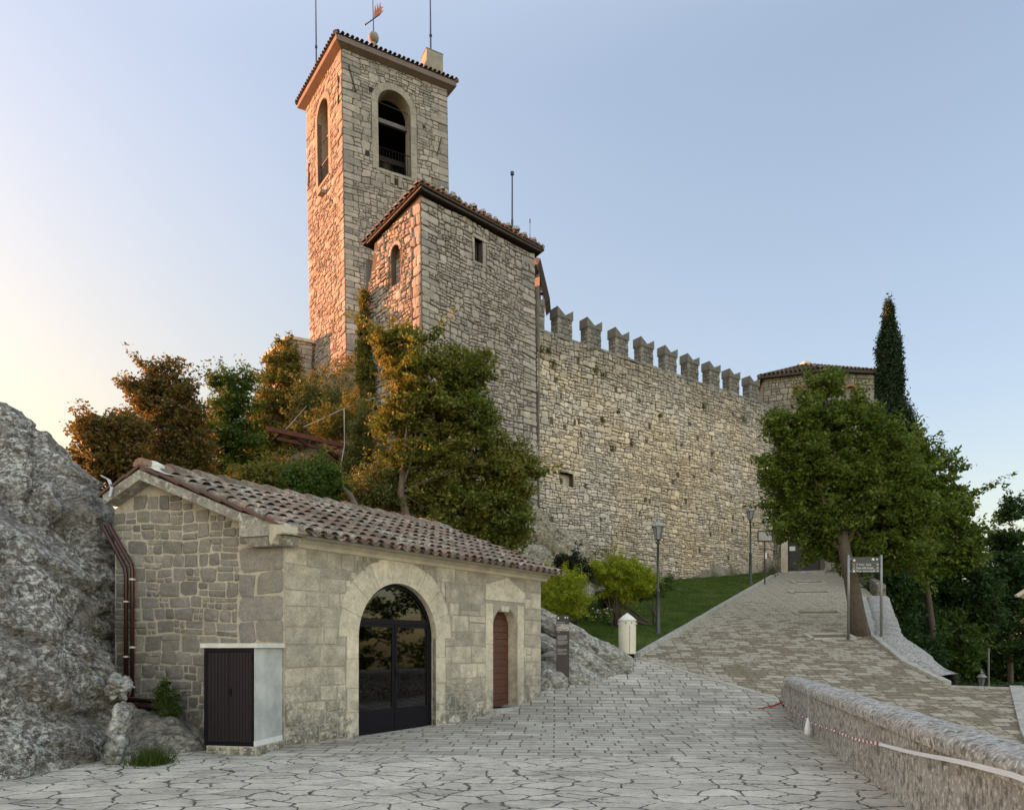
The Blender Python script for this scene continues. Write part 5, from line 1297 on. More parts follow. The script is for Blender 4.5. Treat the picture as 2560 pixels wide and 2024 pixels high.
# ------------------------------------------------------------------ parapets
def px(y): return 2.37+.2406*y
def build_parapet():
    t = thing("stone_parapet", "streaked grey parapet with rounded coping, crossing the lower right corner", "parapet", (px(17.3), 17.3, .3))
    f = Fr((px(17.3), 17.3), (-.2406, -1)); L = 19.0     # a runs towards the camera; outward is the square side
    assert True
    mb = MB(); n = 40; 
    def zt(a): return 1.04-.0095*a
    vs = []; fs = []
    th = .36
    for i in range(n+1):
        a = L*i/n; wv = .012*math.sin(a*2.1)+.01*math.sin(a*5.3)
        for d, z in ((0+wv, -1.2), (0+wv, zt(a)-.17), (-th, zt(a)-.17), (-th, -4.5)): vs.append(f.pt(a, d, z))
    mb.add(vs, [(i*4+k, i*4+k+1, i*4+k+5, i*4+k+4) for i in range(n) for k in range(3)]+[(0, 1, 2, 3)])
    mb.build("parapet_wall", M['parapet'], t)
    mb = MB(); prof = [(.05, -.17), (.06, -.06), (.02, -.012), (-.08, .012), (-th/2-.03, .03), (-th+.04, .015), (-th-.05, -.03), (-th-.06, -.17)]; vs = []
    a0 = .28; k = len(prof); n = 170
    for i in range(n+1):
        a = a0+(L-a0)*i/n
        for d, z in prof:
            q = Vector((a*1.5, d*8, z*8)); j = .014*mnoise.fractal(q*2.2, 1, 2, 4)
            vs.append(f.pt(a, d+j, zt(a)+z+j*(1 if z > -.1 else 0)))
    mb.add(vs, [(i*k+m_, i*k+m_+1, (i+1)*k+m_+1, (i+1)*k+m_) for i in range(n) for m_ in range(k-1)]+[tuple(range(k))])
    mb.build("coping", M['parapet_top'], t, True)
    mb = MB(); mb.box(f.pt(.14, -.18, zt(0)-.18), (.27, .38, .14), f.a[:2]); mb.build("end_stone", M['kerb'], t)
    mb = MB(); blob(mb, f.pt(-.28, -.18, .62), (.22, .19, .28), (0, 0, 10), .03, 2.5, 3, 4, .6); mb.build("end_post", M['parapet'], t, True)
    # barrier tape
    tt = thing("barrier_tape", "twisted red and white barrier tape tied along the foot of the parapet", "tape", (px(17.3), 17.3, .4))
    mw = MB(); pv = None
    ctrl_ = [(0.0, .05, .42), (1.5, .05, .40), (4.2, .05, .36), (8.0, .05, .50), (12.6, .07, .82), (16, .07, .85)]
    N = 150; aa = np.linspace(0, 15.5, N+1); zz = np.interp(aa, [c_[0] for c_ in ctrl_], [c_[2] for c_ in ctrl_]); tw = 0
    for i in range(N):
        a, b = aa[i], aa[i+1]; tight = float(np.interp((a+b)/2, [0, 5, 9, 12], [1, 1, .25, .0])); hw = float(np.interp(a, [0, 5, 9, 12], [.014, .017, .020, .022])); ph0 = tw; tw += tight*1.35; ph1 = tw
        def e(a_, z_, ph, sg): return f.pt(a_, .055+.012*math.sin(ph)*sg*tight+.01, z_+.006*math.sin(a_*2.3)+sg*hw*(abs(math.cos(ph))*.6*tight+(1-.6*tight)))
        q = [e(a, zz[i], ph0, -1), e(b, zz[i+1], ph1, -1), e(b, zz[i+1], ph1, 1), e(a, zz[i], ph0, 1)]
        if pv: q[0], q[3] = pv
        pv = (q[1], q[2]); b0 = len(mw.v)
        if i == 0: mw.v += [tuple(q[0]), tuple(q[3])]; b0 += 2
        mw.v += [tuple(q[1]), tuple(q[2])]; mw.f.append((b0-2, b0, b0+1, b0-1)); mw.m.append(1 if (i % 2 == 0 and a < 9.0) else 0)
    mw.build("tape_ribbon", [M['tape'], M['red']], tt)
    mb = MB(); pr = None; a_s = 4.1
    for i in range(15):
        s_ = i/14; p = f.pt(a_s+.10*s_, .10, 1.03-.62*s_); w_ = .014+.004*math.sin(i*2)
        cur = [p-Vector(f.a.tolist())*w_, p+Vector(f.a.tolist())*w_]
        if pr: mb.add(pr+cur, [(0, 1, 3, 2)])
        pr = cur
    q0 = f.pt(a_s, .10, 1.03); q1 = f.pt(a_s-.02, -.2, 1.06); mb.add([q0-Vector(f.a.tolist())*.014, q0+Vector(f.a.tolist())*.014, q1+Vector(f.a.tolist())*.014, q1-Vector(f.a.tolist())*.014], [(0, 1, 2, 3)])
    mb.build("hanging_tape", M['tape'], tt)
    mb = MB(); mb.lathe(f.pt(a_s+.10, .11, .05+.06), [(.03, 0), (.06, .03), (.065, .12), (.04, .24), (.012, .33)], 12); mb.build("knotted_bag", M['tape'], tt, True)
    mb = MB(); p0 = f.pt(.02, .10, .42)
    for i, (dx, dz, s_) in enumerate(((-.05, -.05, .06), (-.18, -.10, .05), (-.33, -.12, .04), (-.45, -.13, .02))):
        p = p0+Vector((dx, -.05, dz)); mb.add([p+Vector((-.10, 0, -.03)), p+Vector((.09, 0, .02)), p+Vector((.07, .02, s_)), p+Vector((-.07, .01, s_*.4))], [(0, 1, 2, 3)])
    mb.build("loose_end", M['red'], tt)
    # right hand side of the ramp
    t = thing("verge_wall", "broad low rough stone wall edging the right side of the ramp beside the signpost", "wall", (14, 27, 2))
    line = [(17.2, 34.0), (13.25, 25.5), (12.45, 22.0), (12.35, 20.1)]
    mb = MB(); vs = []; n = 60; seglen = [math.dist(line[i], line[i+1]) for i in range(3)]; tot = sum(seglen)
    for i in range(n+1):
        s_ = tot*i/n; k = 0
        while k < 2 and s_ > seglen[k]: s_ -= seglen[k]; k += 1
        u = min(1, s_/seglen[k]); x = line[k][0]+(line[k+1][0]-line[k][0])*u; y = line[k][1]+(line[k+1][1]-line[k][1])*u; z = float(road_z(x, y))
        wd = .62*(1 if i < 50 else 1-(i-50)/12)
        for d, dz in ((-.42, -.3), (-.42, .09), (-.2, .13), (.1, .15), (wd-.15, .13), (wd-.02, .05), (wd, -1.6)):
            j = .03*mnoise.noise(Vector((i*.9, d*5, dz*9))); vs.append((x+d+j, y, z+dz+j))
    mb.add(vs, [(i*7+k, i*7+k+1, i*7+k+8, i*7+k+7) for i in range(n) for k in range(6)]+[tuple(range(7))])
    mb.build("wall_body", M['parapet_top'], t, True)
    mb = MB(); vs = []; n = 24
    for i in range(n+1):
        u = i/n; x = 17.55+2.55*u; y = 34.6+7.6*u; z = float(road_z(x, y))
        for d, dz in ((0, -.3), (.02, .55), (.22, .6), (.42, .55), (.45, -3)): vs.append((x+d, y, z+dz+.02*mnoise.noise(Vector((i, d*9, 0)))))
    mb.add(vs, [(i*5+k, i*5+k+1, i*5+k+6, i*5+k+5) for i in range(n) for k in range(4)]+[tuple(range(5))])
    tag(mb.build("upper_wall", M['rock_slab']), "narrow rough stone wall along the upper right edge of the ramp below the gate", "wall")
build_parapet()
M['pit_soil'] = plain('dusty_pit_soil', (.13, .11, .08), .95, 0, .5, 8, .6)
# tree pits in the ramp
for i, (xa, y_, w_, lab) in enumerate(((11.35, 25.75, 1.5, "tree pit around the leaning trunk beside the signpost"), (12.9, 30.4, 1.9, "second tree pit up the ramp from the signpost, with dark soil"), (14.9, 36.0, 1.9, "third tree pit up the ramp, below the gate"), (16.3, 39.6, 1.7, "highest and smallest-looking tree pit, nearest the gate"))):
    z = float(road_z(xa, y_)); t = thing("tree_pit", lab, "tree pit", (xa, y_, z), "tree pits in the ramp"); mb = MB()
    hx, hy = w_/2, .40
    for x0, y0, x1, y1 in ((-hx, -hy, hx, -hy), (-hx, hy, hx, hy), (-hx, -hy+.09, -hx, hy-.09), (hx, -hy+.09, hx, hy-.09)):
        a = Vector((xa+x0, y_+y0, float(road_z(xa+x0, y_+y0))+.01)); b = Vector((xa+x1, y_+y1, float(road_z(xa+x1, y_+y1))+.01)); mb.beam(a, b, .16, .10)
    mb.build("pit_frame", M['kerb'], t); mb = MB()
    q = [(xa+sx*(hx-.08), y_+sy*(hy-.08)) for sx, sy in ((-1, -1), (1, -1), (1, 1), (-1, 1))]; mb.add([(x, y, float(road_z(x, y))+.012) for x, y in q], [(0, 1, 2, 3)]); mb.build("pit_soil", M['pit_soil'], t)

# ------------------------------------------------------------------ street furniture
def lamp(label, p):
    t = thing("street_lamp", label, "street lamp", p, "lantern street lamps"); H = 4.15; mb = MB()
    z = Vector(p); mb.lathe(z, [(.17, -.15), (.17, .06), (.12, .10), (.085, .16), (.075, .9), (.07, 1.55), (.085, 1.58), (.085, 1.64), (.045, 1.70), (.042, 3.30), (.07, 3.33), (.07, 3.38), (.035, 3.42), (.035, 3.46)], 14); mb.build("post", M['post_green'], t, True)
    lt = MB(); lt.lathe(z, [(.10, 3.47), (.20, 3.92)], 6); g = lt.build("lantern", M['lantern'], t)
    mb = MB()
    for k in range(6):
        a = 2*math.pi*k/6; mb.tube([z+Vector((.104*math.cos(a), .104*math.sin(a), 3.46)), z+Vector((.204*math.cos(a), .204*math.sin(a), 3.93))], .012, 5)
    mb.lathe(z, [(.115, 3.445), (.115, 3.475)], 6); mb.build("lantern_frame", M['post_green'], g)
    mb = MB(); mb.lathe(z, [(.235, 3.92), (.24, 3.95), (.12, 4.08), (.07, 4.10), (.07, 4.17), (.09, 4.19), (.03, 4.25), (.025, 4.30), (.03, 4.33), (.005, 4.36)], 12); mb.build("lantern_cap", M['lamp_cap'], t)
    return t
M['lamp_cap'] = plain('pale_grey_cap', (.27, .27, .26), .55, .1, .4, 8)
l1 = P(1645, 1588, 26); l2 = P(1876, 1461, 38.5)
L0 = lamp("nearer street lamp, standing on the lawn right of the litter bin", l1)
copy_tree(L0, l2, 0, "farther street lamp, at the top of the lawn by the framed notice")
l3 = Vector(((2454-CX)/F*36, 36, 1.7-(1671-HV)/F*36-4.36)); copy_tree(L0, l3, 0, "small distant street lamp below the road edge at the far right")
def bin_():
    p = P(1568, 1634, 22.6); t = thing("litter_bin", "ivory metal litter bin with a conical lid beside the lawn kerb", "litter bin", p); mb = MB(); z = p
    H = 1.28; mb.lathe(z, [(.25, 0), (.27, .02), (.275, .45), (.275, .88), (.26, .90)], 28); b = mb.build("body", M['ivory'], t, False)
    mb = MB(); mb.lathe(z, [(.262, .90), (.268, .91), (.268, 1.03), (.255, 1.04)], 28); mb.build("ring", M['ivory'], t)
    mb = MB(); mb.lathe(z, [(.285, 1.035), (.29, 1.06), (.15, 1.19), (.03, 1.275), (.004, 1.29)], 28); mb.build("lid", M['white'], t, True)
    mb = MB(); mb.beam(z+Vector((.03, -.277, .05)), z+Vector((.03, -.277, .88)), .008, .006); mb.build("door_seam", M['black_metal'], b)
    for dx in (-.08, .10):
        mb = MB(); c_ = z+Vector((dx, -math.sqrt(.268**2-dx*dx)-.003, .97)); mb.tube([c_, c_+Vector((0, .01, 0))], .022, 10); mb.build("ash_hole", M['black_metal'], t)
    for sx in (-1, 1):
        mb = MB(); mb.box(z+Vector((sx*.275, -.05, .91)), (.06, .06, .09)); mb.build("latch", M['grey_metal'], t)
bin_()
def text(body, size, loc, m, parent, name="lettering", ax=(1, 0), bold=0):
    cu = bpy.data.curves.new(name, 'FONT'); cu.body = body; cu.size = size; cu.extrude = .001; cu.resolution_u = 2; cu.offset = bold
    o = bpy.data.objects.new(name, cu); me = bpy.data.meshes.new_from_object(o); bpy.data.objects.remove(o); bpy.data.curves.remove(cu)
    me.materials.clear(); me.materials.append(m); o = bpy.data.objects.new(name, me); COL.objects.link(o)
    a = math.atan2(ax[1], ax[0]); o.rotation_euler = (R(90), 0, a)
    o.parent = parent; o.location = Vector(loc)-origin(parent); return o
def totem():
    Y = 19.5; p = P(1407, 1722, Y); t = thing("information_totem", "slim brown-black information panel standing on the rock by the hut corner", "information panel", p)
    W = .345; H = 2.0; mb = MB(); mb.box(p+Vector((0, 0, -.2)), (W, .07, H+.2)); mb.build("panel", M['totem'], t)
    x0 = p.x-W/2; zt = p.z+H; y = p.y-.037
    def pl(a0, a1, b0, b1, m, nm):  # in fractions of width and metres from the top
        mb = MB(); q = [(x0+a0*W, y, zt-b1), (x0+a1*W, y, zt-b1), (x0+a1*W, y, zt-b0), (x0+a0*W, y, zt-b0)]; mb.prism(q, (0, .0015, 0)); return mb.build(nm, m, t)
    k = W/384
    pl(.01, .99, 265*k, 470*k, M['print_photo'], "printed_picture")
    mb = MB()
    for a0, a1, r0, r1 in ((.06, .62, 500, 530), (.06, .88, 600, 750), (.06, .9, 765, 890), (.02, .25, 935, 950), (.06, .5, 975, 990), (.06, .86, 1005, 1100), (.06, .86, 1120, 1180)):
        n = max(1, int((r1-r0)/20)); rg = random.Random(r0)
        for i in range(n):
            z1 = zt-(r0+(r1-r0)*(i+.12)/n)*k; z0 = zt-(r0+(r1-r0)*(i+.72)/n)*k; xe = a1-(rg.random()*.08 if i < n-1 else rg.uniform(.1, .4))
            mb.prism([(x0+a0*W, y, z0), (x0+xe*W, y, z0), (x0+xe*W, y, z1), (x0+a0*W, y, z1)], (0, .0012, 0))
    mb.build("printed_text_lines", M['print_grey'], t)
    text("Prima Torre", .042, (x0+.05*W, y-.001, zt-.195), M['white'], t, "lettering"); text("Guaita Tower", .038, (x0+.05*W, y-.001, zt-.235), M['white'], t, "lettering")
    mb = MB(); c_ = (x0+.14*W, zt-.075); mb.prism([(c_[0]+a, y, c_[1]+b) for a, b in ((-.018, -.03), (.018, -.03), (.024, .005), (.012, .028), (0, .042), (-.012, .028), (-.024, .005))], (0, .001, 0)); mb.build("crest_icon", M['white'], t)
    for cx_, w_ in ((.69, .035), (.86, .028)): mb = MB(); mb.prism([(x0+cx_*W+a*w_, y, zt-.06+b*w_) for a, b in ((-.5, -.7), (.5, -.7), (.5, .4), (.25, .7), (-.25, .7), (-.5, .4))], (0, .001, 0)); mb.build("logo_icon", M['white'], t)
def photo_print():
    t = NT('printed_grey_picture'); c = t.ramp(t.noise(14, 6, .7, vec=t.vscale(t.pos(), (1, 1, 2.2))), [(.38, (.12, .11, .105)), (.62, (.52, .50, .46))]); return t.fin(c, .5)
M['print_photo'] = photo_print(); M['print_grey'] = plain('grey_print', (.26, .25, .25), .6)
totem()
def signpost():
    Y = 25.2; a = P(2121, 1597, Y); b = P(2203, 1606, Y); t = thing("direction_sign", "dark direction sign with three arrows, hung between two slim grey poles", "sign", a)
    top = 1.7+(HV-1388)/F*Y
    for p in (a, b):
        mb = MB(); mb.lathe(p+Vector((0, 0, -.3)), [(.045, 0), (.045, top-p.z+.3), (.02, top-p.z+.33)], 12); mb.build("pole", M['grey_metal'], t, True)
    pw0, pw1 = P(2129, 1431, Y), P(2198, 1392, Y); x0, x1, z0, z1 = pw0.x, pw1.x, pw0.z, pw1.z+.0; y = Y-.02
    mb = MB(); mb.box(((x0+x1)/2, Y, z0), (x1-x0, .04, z1-z0)); pn = mb.build("sign_panel", M['sign_dark'], t)
    for xa, xb in ((a.x, x0), (x1, b.x)):
        for zz in (z1-.06, z0+.06): mb = MB(); mb.beam((xa, Y, zz), (xb, Y, zz), .03); mb.build("sign_bracket", M['grey_metal'], t)
    W = x1-x0; rows = ((.115, "2ª Torre - Cesta", 'sign_red'), (.115+.118, "Passo delle Streghe", 'sign_green'), (.115+.236, "Museo Armi Antiche", 'white'))
    y = Y-.0215; k = (z1-z0)/(1015-180)
    def Z(v): return z1-(v-180)*k
    def X(u): return x0+(u-370)/(1730-370)*W
    for v, s_, m_ in ((590, "2ª Torre - Cesta", 'sign_red'), (760, "Passo delle Streghe", 'sign_green'), (935, "Museo Armi Antiche", 'white')):
        text(s_, .078, (X(585), y-.002, Z(v+32)), M['white'], pn, "lettering", bold=.0012)
        mb = MB(); mb.prism([(X(420), y, Z(v+50)), (X(530), y, Z(v+50)), (X(530), y, Z(v-45)), (X(420), y, Z(v-45))], (0, .001, 0)); mb.build("pictogram", M[m_], pn)
        mb = MB(); c = Z(v-12); mb.prism([(X(1570), y, c-.008), (X(1640), y, c-.008), (X(1640), y, c-.03), (X(1690), y, c), (X(1640), y, c+.03), (X(1640), y, c+.008), (X(1570), y, c+.008)], (0, .001, 0)); mb.build("arrow", M['white'], pn)
    for v, m_ in ((505, 'grey_metal'), (670, 'grey_metal'), (845, 'white')):
        mb = MB(); mb.prism([(x0, y, Z(v+5)), (x1, y, Z(v+5)), (x1, y, Z(v-5)), (x0, y, Z(v-5))], (0, .0015, 0)); mb.build("divider_line", M[m_], pn)
    mb = MB(); c = (X(490), Z(350)); r = .055
    mb.prism([(c[0]+r*math.sin(2*math.pi*i/10)*(1 if i % 2 == 0 else .55), y, c[1]+r*math.cos(2*math.pi*i/10)*(1 if i % 2 == 0 else .55)) for i in range(10)], (0, .001, 0)); mb.build("crest_icon", M['white'], pn)
    mb = MB(); mb.prism([(X(u), y, Z(v)) for u, v in ((1340, 350), (1490, 350), (1475, 270), (1440, 235), (1395, 235), (1360, 270))], (0, .001, 0)); mb.build("tower_icon", M['white'], pn)
    mb = MB(); mb.prism([(X(1610)+.035*math.cos(i*.785), y, Z(300)+.03*math.sin(i*.785)) for i in range(8)], (0, .001, 0)); mb.build("round_icon", M['white'], pn)
    mb = MB(); mb.prism([(X(1435), y, Z(945)), (X(1475), y, Z(945)), (X(1475), y, Z(885)), (X(1435), y, Z(885))], (0, .001, 0)); mb.build("museum_icon", M['white'], pn)
signpost()
def notice():
    Y = 37.6; p = P(1912, 1446, Y); t = thing("notice_board", "framed grey notice on a single dark post beside the far lamp", "notice board", p); mb = MB()
    mb.tube([p+Vector((0, 0, -.3)), p+Vector((0, 0, 2.0))], .035, 8); mb.build("post", M['rust_dark'], t)
    a = P(1895, 1352, Y-.05); b = P(1931, 1327, Y-.05); mb = MB(); mb.box(((a.x+b.x)/2, Y-.05, a.z), (b.x-a.x, .03, b.z-a.z)); s_ = mb.build("board", M['notice_face'], t)
    mb = MB()
    for q, r_ in (((a.x, a.z), (b.x, a.z)), ((b.x, a.z), (b.x, b.z)), ((b.x, b.z), (a.x, b.z)), ((a.x, b.z), (a.x, a.z))): mb.beam((q[0], Y-.06, q[1]), (r_[0], Y-.06, r_[1]), .05, .05)
    mb.build("board_frame", M['wood_dark'], s_)
    mb = MB(); mb.box(p+Vector((.05, -.04, 1.05)), (.09, .02, .3)); mb.build("paper_slip", M['white'], t)
M['rust_dark'] = plain('dark_brown_post', (.04, .025, .02), .6); M['notice_face'] = plain('faded_notice', (.30, .29, .27), .5, 0, .35, 8)
notice()
def cabinet():
    A = Vector((-4.07, 11.4, 0)); ax = Vector((1, -.2, 0)).normalized(); f = Fr((A.x-.9*ax.x, A.y-.9*ax.y), (ax.x, ax.y)); W = .9; z0, z1 = .16, 1.72; dep = .86
    t = thing("utility_cabinet", "dark slatted metal cabinet with pale cement side, standing against the hut corner", "cabinet", (A.x, A.y, 0))
    mb = MB(); n3 = tuple((f.n*-dep).tolist())
    mb.prism([f.pt(x, 0, z) for x, z in rect_poly(W-.012, W+.0, z0+.09, z1)], n3); 
    mb.build("side_panel", M['panel'], t)
    mb = MB(); mb.prism([f.pt(x, -.05, z) for x, z in rect_poly(.0, W-.013, z0, z1)], tuple((f.n*-(dep-.1)).tolist())); mb.build("body", M['black_metal'], t)
    mb = MB(); mb.prism([f.pt(x, .01, z) for x, z in rect_poly(W-.013, W+.006, z0, z0+.088)], n3); mb.build("skirting", M['white'], t)
    mb = MB()
    for x0, x1, za, zb_ in ((0, .05, z0, z1), (W-.06, W-.013, z0, z1), (.05, W-.06, z1-.06, z1), (.05, W-.06, z0, z0+.05)): mb.prism([f.pt(x, 0, z) for x, z in rect_poly(x0, x1, za, zb_)], tuple((f.n*-.05).tolist()))
    mb.build("door_frame", M['black_metal'], t)
    for x0, x1 in ((.055, .435), (.442, .835)):
        mb = MB(); n = 15
        for i in range(n):
            a = x0+(x1-x0)*(i+.2)/n; b = x0+(x1-x0)*(i+.78)/n; mb.prism([f.pt(x, -.008, z) for x, z in rect_poly(a, b, z0+.06, z1-.07)], tuple((f.n*-.03).tolist()))
        mb.build("slatted_door", M['slat'], t)
    for x_, zc in ((.045, 1.5), (.845, 1.5), (.045, .4), (.845, .4)):
        mb = MB(); mb.tube([f.pt(x_, .008, zc), f.pt(x_, .008, zc+.12)], .009, 6); mb.build("hinge", M['black_metal'], t)
    mb = MB(); mb.prism([f.pt(x, .012, z) for x, z in rect_poly(.46, .485, .95, 1.07)], tuple((f.n*-.02).tolist())); mb.build("latch", M['black_metal'], t)
    mb = MB(); mb.prism([f.pt(x, .03, z) for x, z in rect_poly(-.05, W+.05, z1+.003, z1+.075)], tuple((f.n*-(dep+.02)).tolist())); mb.build("top_slab", M['slab_white'], t)
    mb = MB(); mb.prism([f.pt(x, .02, z) for x, z in rect_poly(.06, W+.03, -.3, z0-.002)], tuple((f.n*-(dep)).tolist()), 1)
    rr = cells(W+.0, -.02, z0-.01, (.08, .1), (.14, .26), random.Random(2), .0); rr = [(a+.07, b+.02, c, d) for a, b, c, d in rr]
    stones(mb, Fr((f.O+f.n*.02)[:2], f.a[:2]), rr, .006, (.01, .03), .3, 0, 3, 0, .2)
    fs = Fr(f.pt(W+.03, .02, 0)[:2], (-f.n[0], -f.n[1])); stones(mb, fs, cells(dep, -.02, z0-.01, (.16, .18), (.25, .4), random.Random(3), 0), .006, (.005, .02), .2, 0, 4, 0, .15)
    mb.build("plinth", [M['facade'], M['gable_mortar']], t)
M['slat'] = plain('plum_black_slats', (.013, .007, .010), .6, 0, .15, 5); M['slab_white'] = plain('pale_concrete_slab', (.56, .55, .50), .85, 0, .25, 5, .2)
cabinet()
# flood light, steel bracket, cables on the cliff
fp = P(948, 1030, 28.6); mb = MB(); mb.box(fp, (.42, .22, .26)); mb.beam(fp+Vector((0, .1, .0)), fp+Vector((.1, .7, -.1)), .06)
tag(mb.build("flood_light", M['black_metal']), "small black floodlight on the sunlit edge of the watch tower", "floodlight")
def truss():
    Y = 27; t = thing("steel_bracket", "rusty red steel truss sticking out across the bushy cliff", "steel frame", Q(727, 940, Y)); mb = MB()
    a, b = Q(562, 903, Y), Q(728, 940, Y+.5); c, d_ = Q(585, 925, Y+1), Q(690, 948, Y+1.2)
    mb.beam(a, b, .15, .16); mb.build("main_beam", M['rust'], t); mb = MB(); mb.beam(c, d_, .12, .12); mb.build("lower_beam", M['rust'], t)
    for p_, q_, w_ in ((Q(612, 914, Y+.2), Q(650, 942, Y+1), .08), (Q(598, 908, Y+.2), Q(575, 927, Y+.9), .07), (Q(722, 940, Y+.5), Q(690, 953, Y+1), .06), (b, b+Vector((.3, 3.0, -.4)), .16), (d_, d_+Vector((.3, 3, 0)), .14)):
        mb = MB(); mb.beam(p_, q_, w_); mb.build("brace", M['rust'], t)
truss()
def cable(label, pts, r=.022):
    mb = MB(); v = []
    for (p, q) in zip(pts[:-1], pts[1:]):
        for i in range(8): s_ = i/8; v.append(p.lerp(q, s_)+Vector((0, 0, -.25*math.sin(math.pi*s_)*(q-p).length*.04)))
    v.append(pts[-1]); mb.tube(v, r, 5); tag(mb.build("cable", M['cable']), label, "cable")
cable("pale cable pinned along the foot of the bell tower", [Q(706, 775, 38.5), Q(718, 768, 38.8), Q(752, 768, 38.9), Q(775, 775, 36)], .03)
cable("long pale cable stretched from the bell tower foot down to the left trees", [Q(706, 775, 38.2), Q(603, 905, 27.2)], .014)
cable("pale cable sagging from the cliff down to the steel truss", [Q(790, 838, 30), Q(727, 860, 28.5), Q(640, 900, 27.0)], .016)
cable("pale cord hanging vertically from the cliff at the right end of the truss", [Q(726, 860, 27.4), Q(727, 938, 27.2), Q(720, 975, 26.8), Q(716, 1010, 26.4)], .02)
cable("pale cord hanging down the sunlit foot of the watch tower", [Q(808, 900, 27.6), Q(798, 960, 27.2), Q(787, 985, 27)], .018)
mb = MB()
for i in range(5):
    pts = [P(252+i*2.2, 1188+i*1.5, 13.05), P(268+i*1.8, 1196+i, 13.0), P(277+i*1.3, 1218, 12.95), P(272+i, 1242, 12.9)]; mb.tube(pts, .012, 6)
tag(mb.build("cable_bundle", M['pipe_grey'] if 'pipe_grey' in M else plain('grey_conduit', (.38, .42, .46), .5)), "bundle of grey conduits bending over the rock beside the hut eave", "cable")

# ------------------------------------------------------------------ vegetation
GV = np.random.default_rng(77)
def leaf_quads(c, size, up=.35, g=GV, asp=.5):
    n = len(c); nr = g.normal(size=(n, 3)); nr[:, 2] = np.abs(nr[:, 2])+up; nr /= np.linalg.norm(nr, axis=1, keepdims=True)
    t = np.cross(nr, g.normal(size=(n, 3))); t /= np.linalg.norm(t, axis=1, keepdims=True)+1e-9; b = np.cross(nr, t)
    s_ = (size*g.uniform(.45, 1.45, n))[:, None]
    fold = nr*s_*g.uniform(-.25, .25, (n, 1))
    return np.stack([c-t*s_, c+b*s_*asp+fold, c+t*s_, c-b*s_*asp+fold], 1)
def crown_pts(blobs, nclump, per, cr, g=GV, shell=.45, flat=.6, sp=.3):
    B = np.array(blobs, float); vol = (B[:, 3]*B[:, 4]*B[:, 5])**(.72); pr = vol/vol.sum(); k = g.choice(len(B), nclump, p=pr)
    d = g.normal(size=(nclump, 3)); d /= np.linalg.norm(d, axis=1, keepdims=True); rr = g.uniform(shell**3, 1, nclump)**(1/3)*g.uniform(.9, 1.16, nclump)
    C = B[k, :3]+d*rr[:, None]*B[k, 3:6]*.93
    rad = cr*g.uniform(.55, 1.4, nclump)
    n = (per*.8*(rad/cr)**2*g.uniform(.5, 1.2, nclump)).astype(int)+3
    idx = np.repeat(np.arange(nclump), n); o = g.normal(size=(len(idx), 3))
    o = o/np.linalg.norm(o, axis=1, keepdims=True)*(g.uniform(0, 1, (len(idx), 1))**.45)*rad[idx][:, None]*np.array([1, 1, flat])
    sprig = (g.random(nclump) < sp)[idx]; L = np.clip(np.abs(g.normal(0, .7, (len(idx), 1))), 0, 1.5)*rad[idx][:, None]; dd = d+g.normal(0, .35, d.shape)+np.array([0, 0, .2]); o = np.where(sprig[:, None], o*.5+dd[idx]*L*.95, o)
    return C, C[idx]+o
def blobs_px(lst, Y, dY=None):
    out = []
    for q in lst:
        x, y, rx, ry = q[:4]; yy = Y+(q[4] if len(q) > 4 else 0); c = Q(x, y, yy); k = D/F*yy; dep = (rx+ry)/2*k*.85
        out.append((c.x, c.y, c.z, rx*k, dep, ry*k))
    return out
def branches(mb, root_pts, blobs, C, g, r0, nsub=40):
    """trunk, limbs to every blob, twigs to clumps"""
    mb.tube(root_pts, [r0*(1-.45*i/(len(root_pts)-1)) for i in range(len(root_pts))], 10)
    top = Vector(root_pts[-1]); rg = random.Random(int(r0*1000)+len(blobs)); lim = []
    for b in blobs:
        c = Vector(b[:3]); j = rg.choice(range(max(1, len(root_pts)//2), len(root_pts))); s_ = Vector(root_pts[j]); m1 = s_.lerp(c, .45)+Vector((rg.uniform(-.3, .3), rg.uniform(-.3, .3), rg.uniform(.0, .4)))
        mb.tube([s_, m1, c], [r0*.34, r0*.2, r0*.09], 7); lim += [m1, c, m1.lerp(c, .5)]
    for i in g.choice(len(C), min(nsub, len(C)), replace=False):
        c = Vector(C[i].tolist()); s_ = min(lim, key=lambda q: (q-c).length); mb.tube([s_, s_.lerp(c, .5)+Vector((rg.uniform(-.15, .15), rg.uniform(-.15, .15), rg.uniform(-.05, .2))), c], [r0*.12, r0*.08, r0*.03], 5, cap=False)
def tree(name, label, cat, base, trunk, blobs, m, leaf, nclump, per, cr, bark='bark', r0=.18, group=None, shell=.45, flat=.6, nsub=60, asp=.5, up=.35):
    t = thing(name, label, cat, base, group); C, pts = crown_pts(blobs, nclump, per, cr, GV, shell, flat)
    mb = MB(); branches(mb, [Vector(p) for p in trunk], blobs, C, GV, r0, nsub); mb.build("trunk", M[bark], t, True)
    tri_mesh("crown", leaf_quads(pts, leaf, up, GV, asp), 4, M[m], t); return t
def shrub(name, label, blobs, m, leaf, nclump, per, cr, group=None, asp=.4, up=.3, shell=.3, flat=.8):
    b0 = blobs[0]; gz = float(G(b0[0], b0[1])); base = (b0[0], b0[1], min(gz, b0[2])); t = thing(name, label, "shrub", base, group); C, pts = crown_pts(blobs, nclump, per, cr, GV, shell, flat, .35)
    mb = MB(); rg = random.Random(nclump)
    for i in range(min(14, len(C))):
        c = Vector(C[i].tolist()); s_ = Vector(base)+Vector((rg.uniform(-.2, .2), rg.uniform(-.2, .2), -.1)); mb.tube([s_, s_.lerp(c, .5)+Vector((0, 0, .1)), c], [.035, .022, .008], 6)
    mb.build("stems", M['bark'], t, True); tri_mesh("foliage", leaf_quads(pts, leaf, up, GV, asp), 4, M[m], t); return t
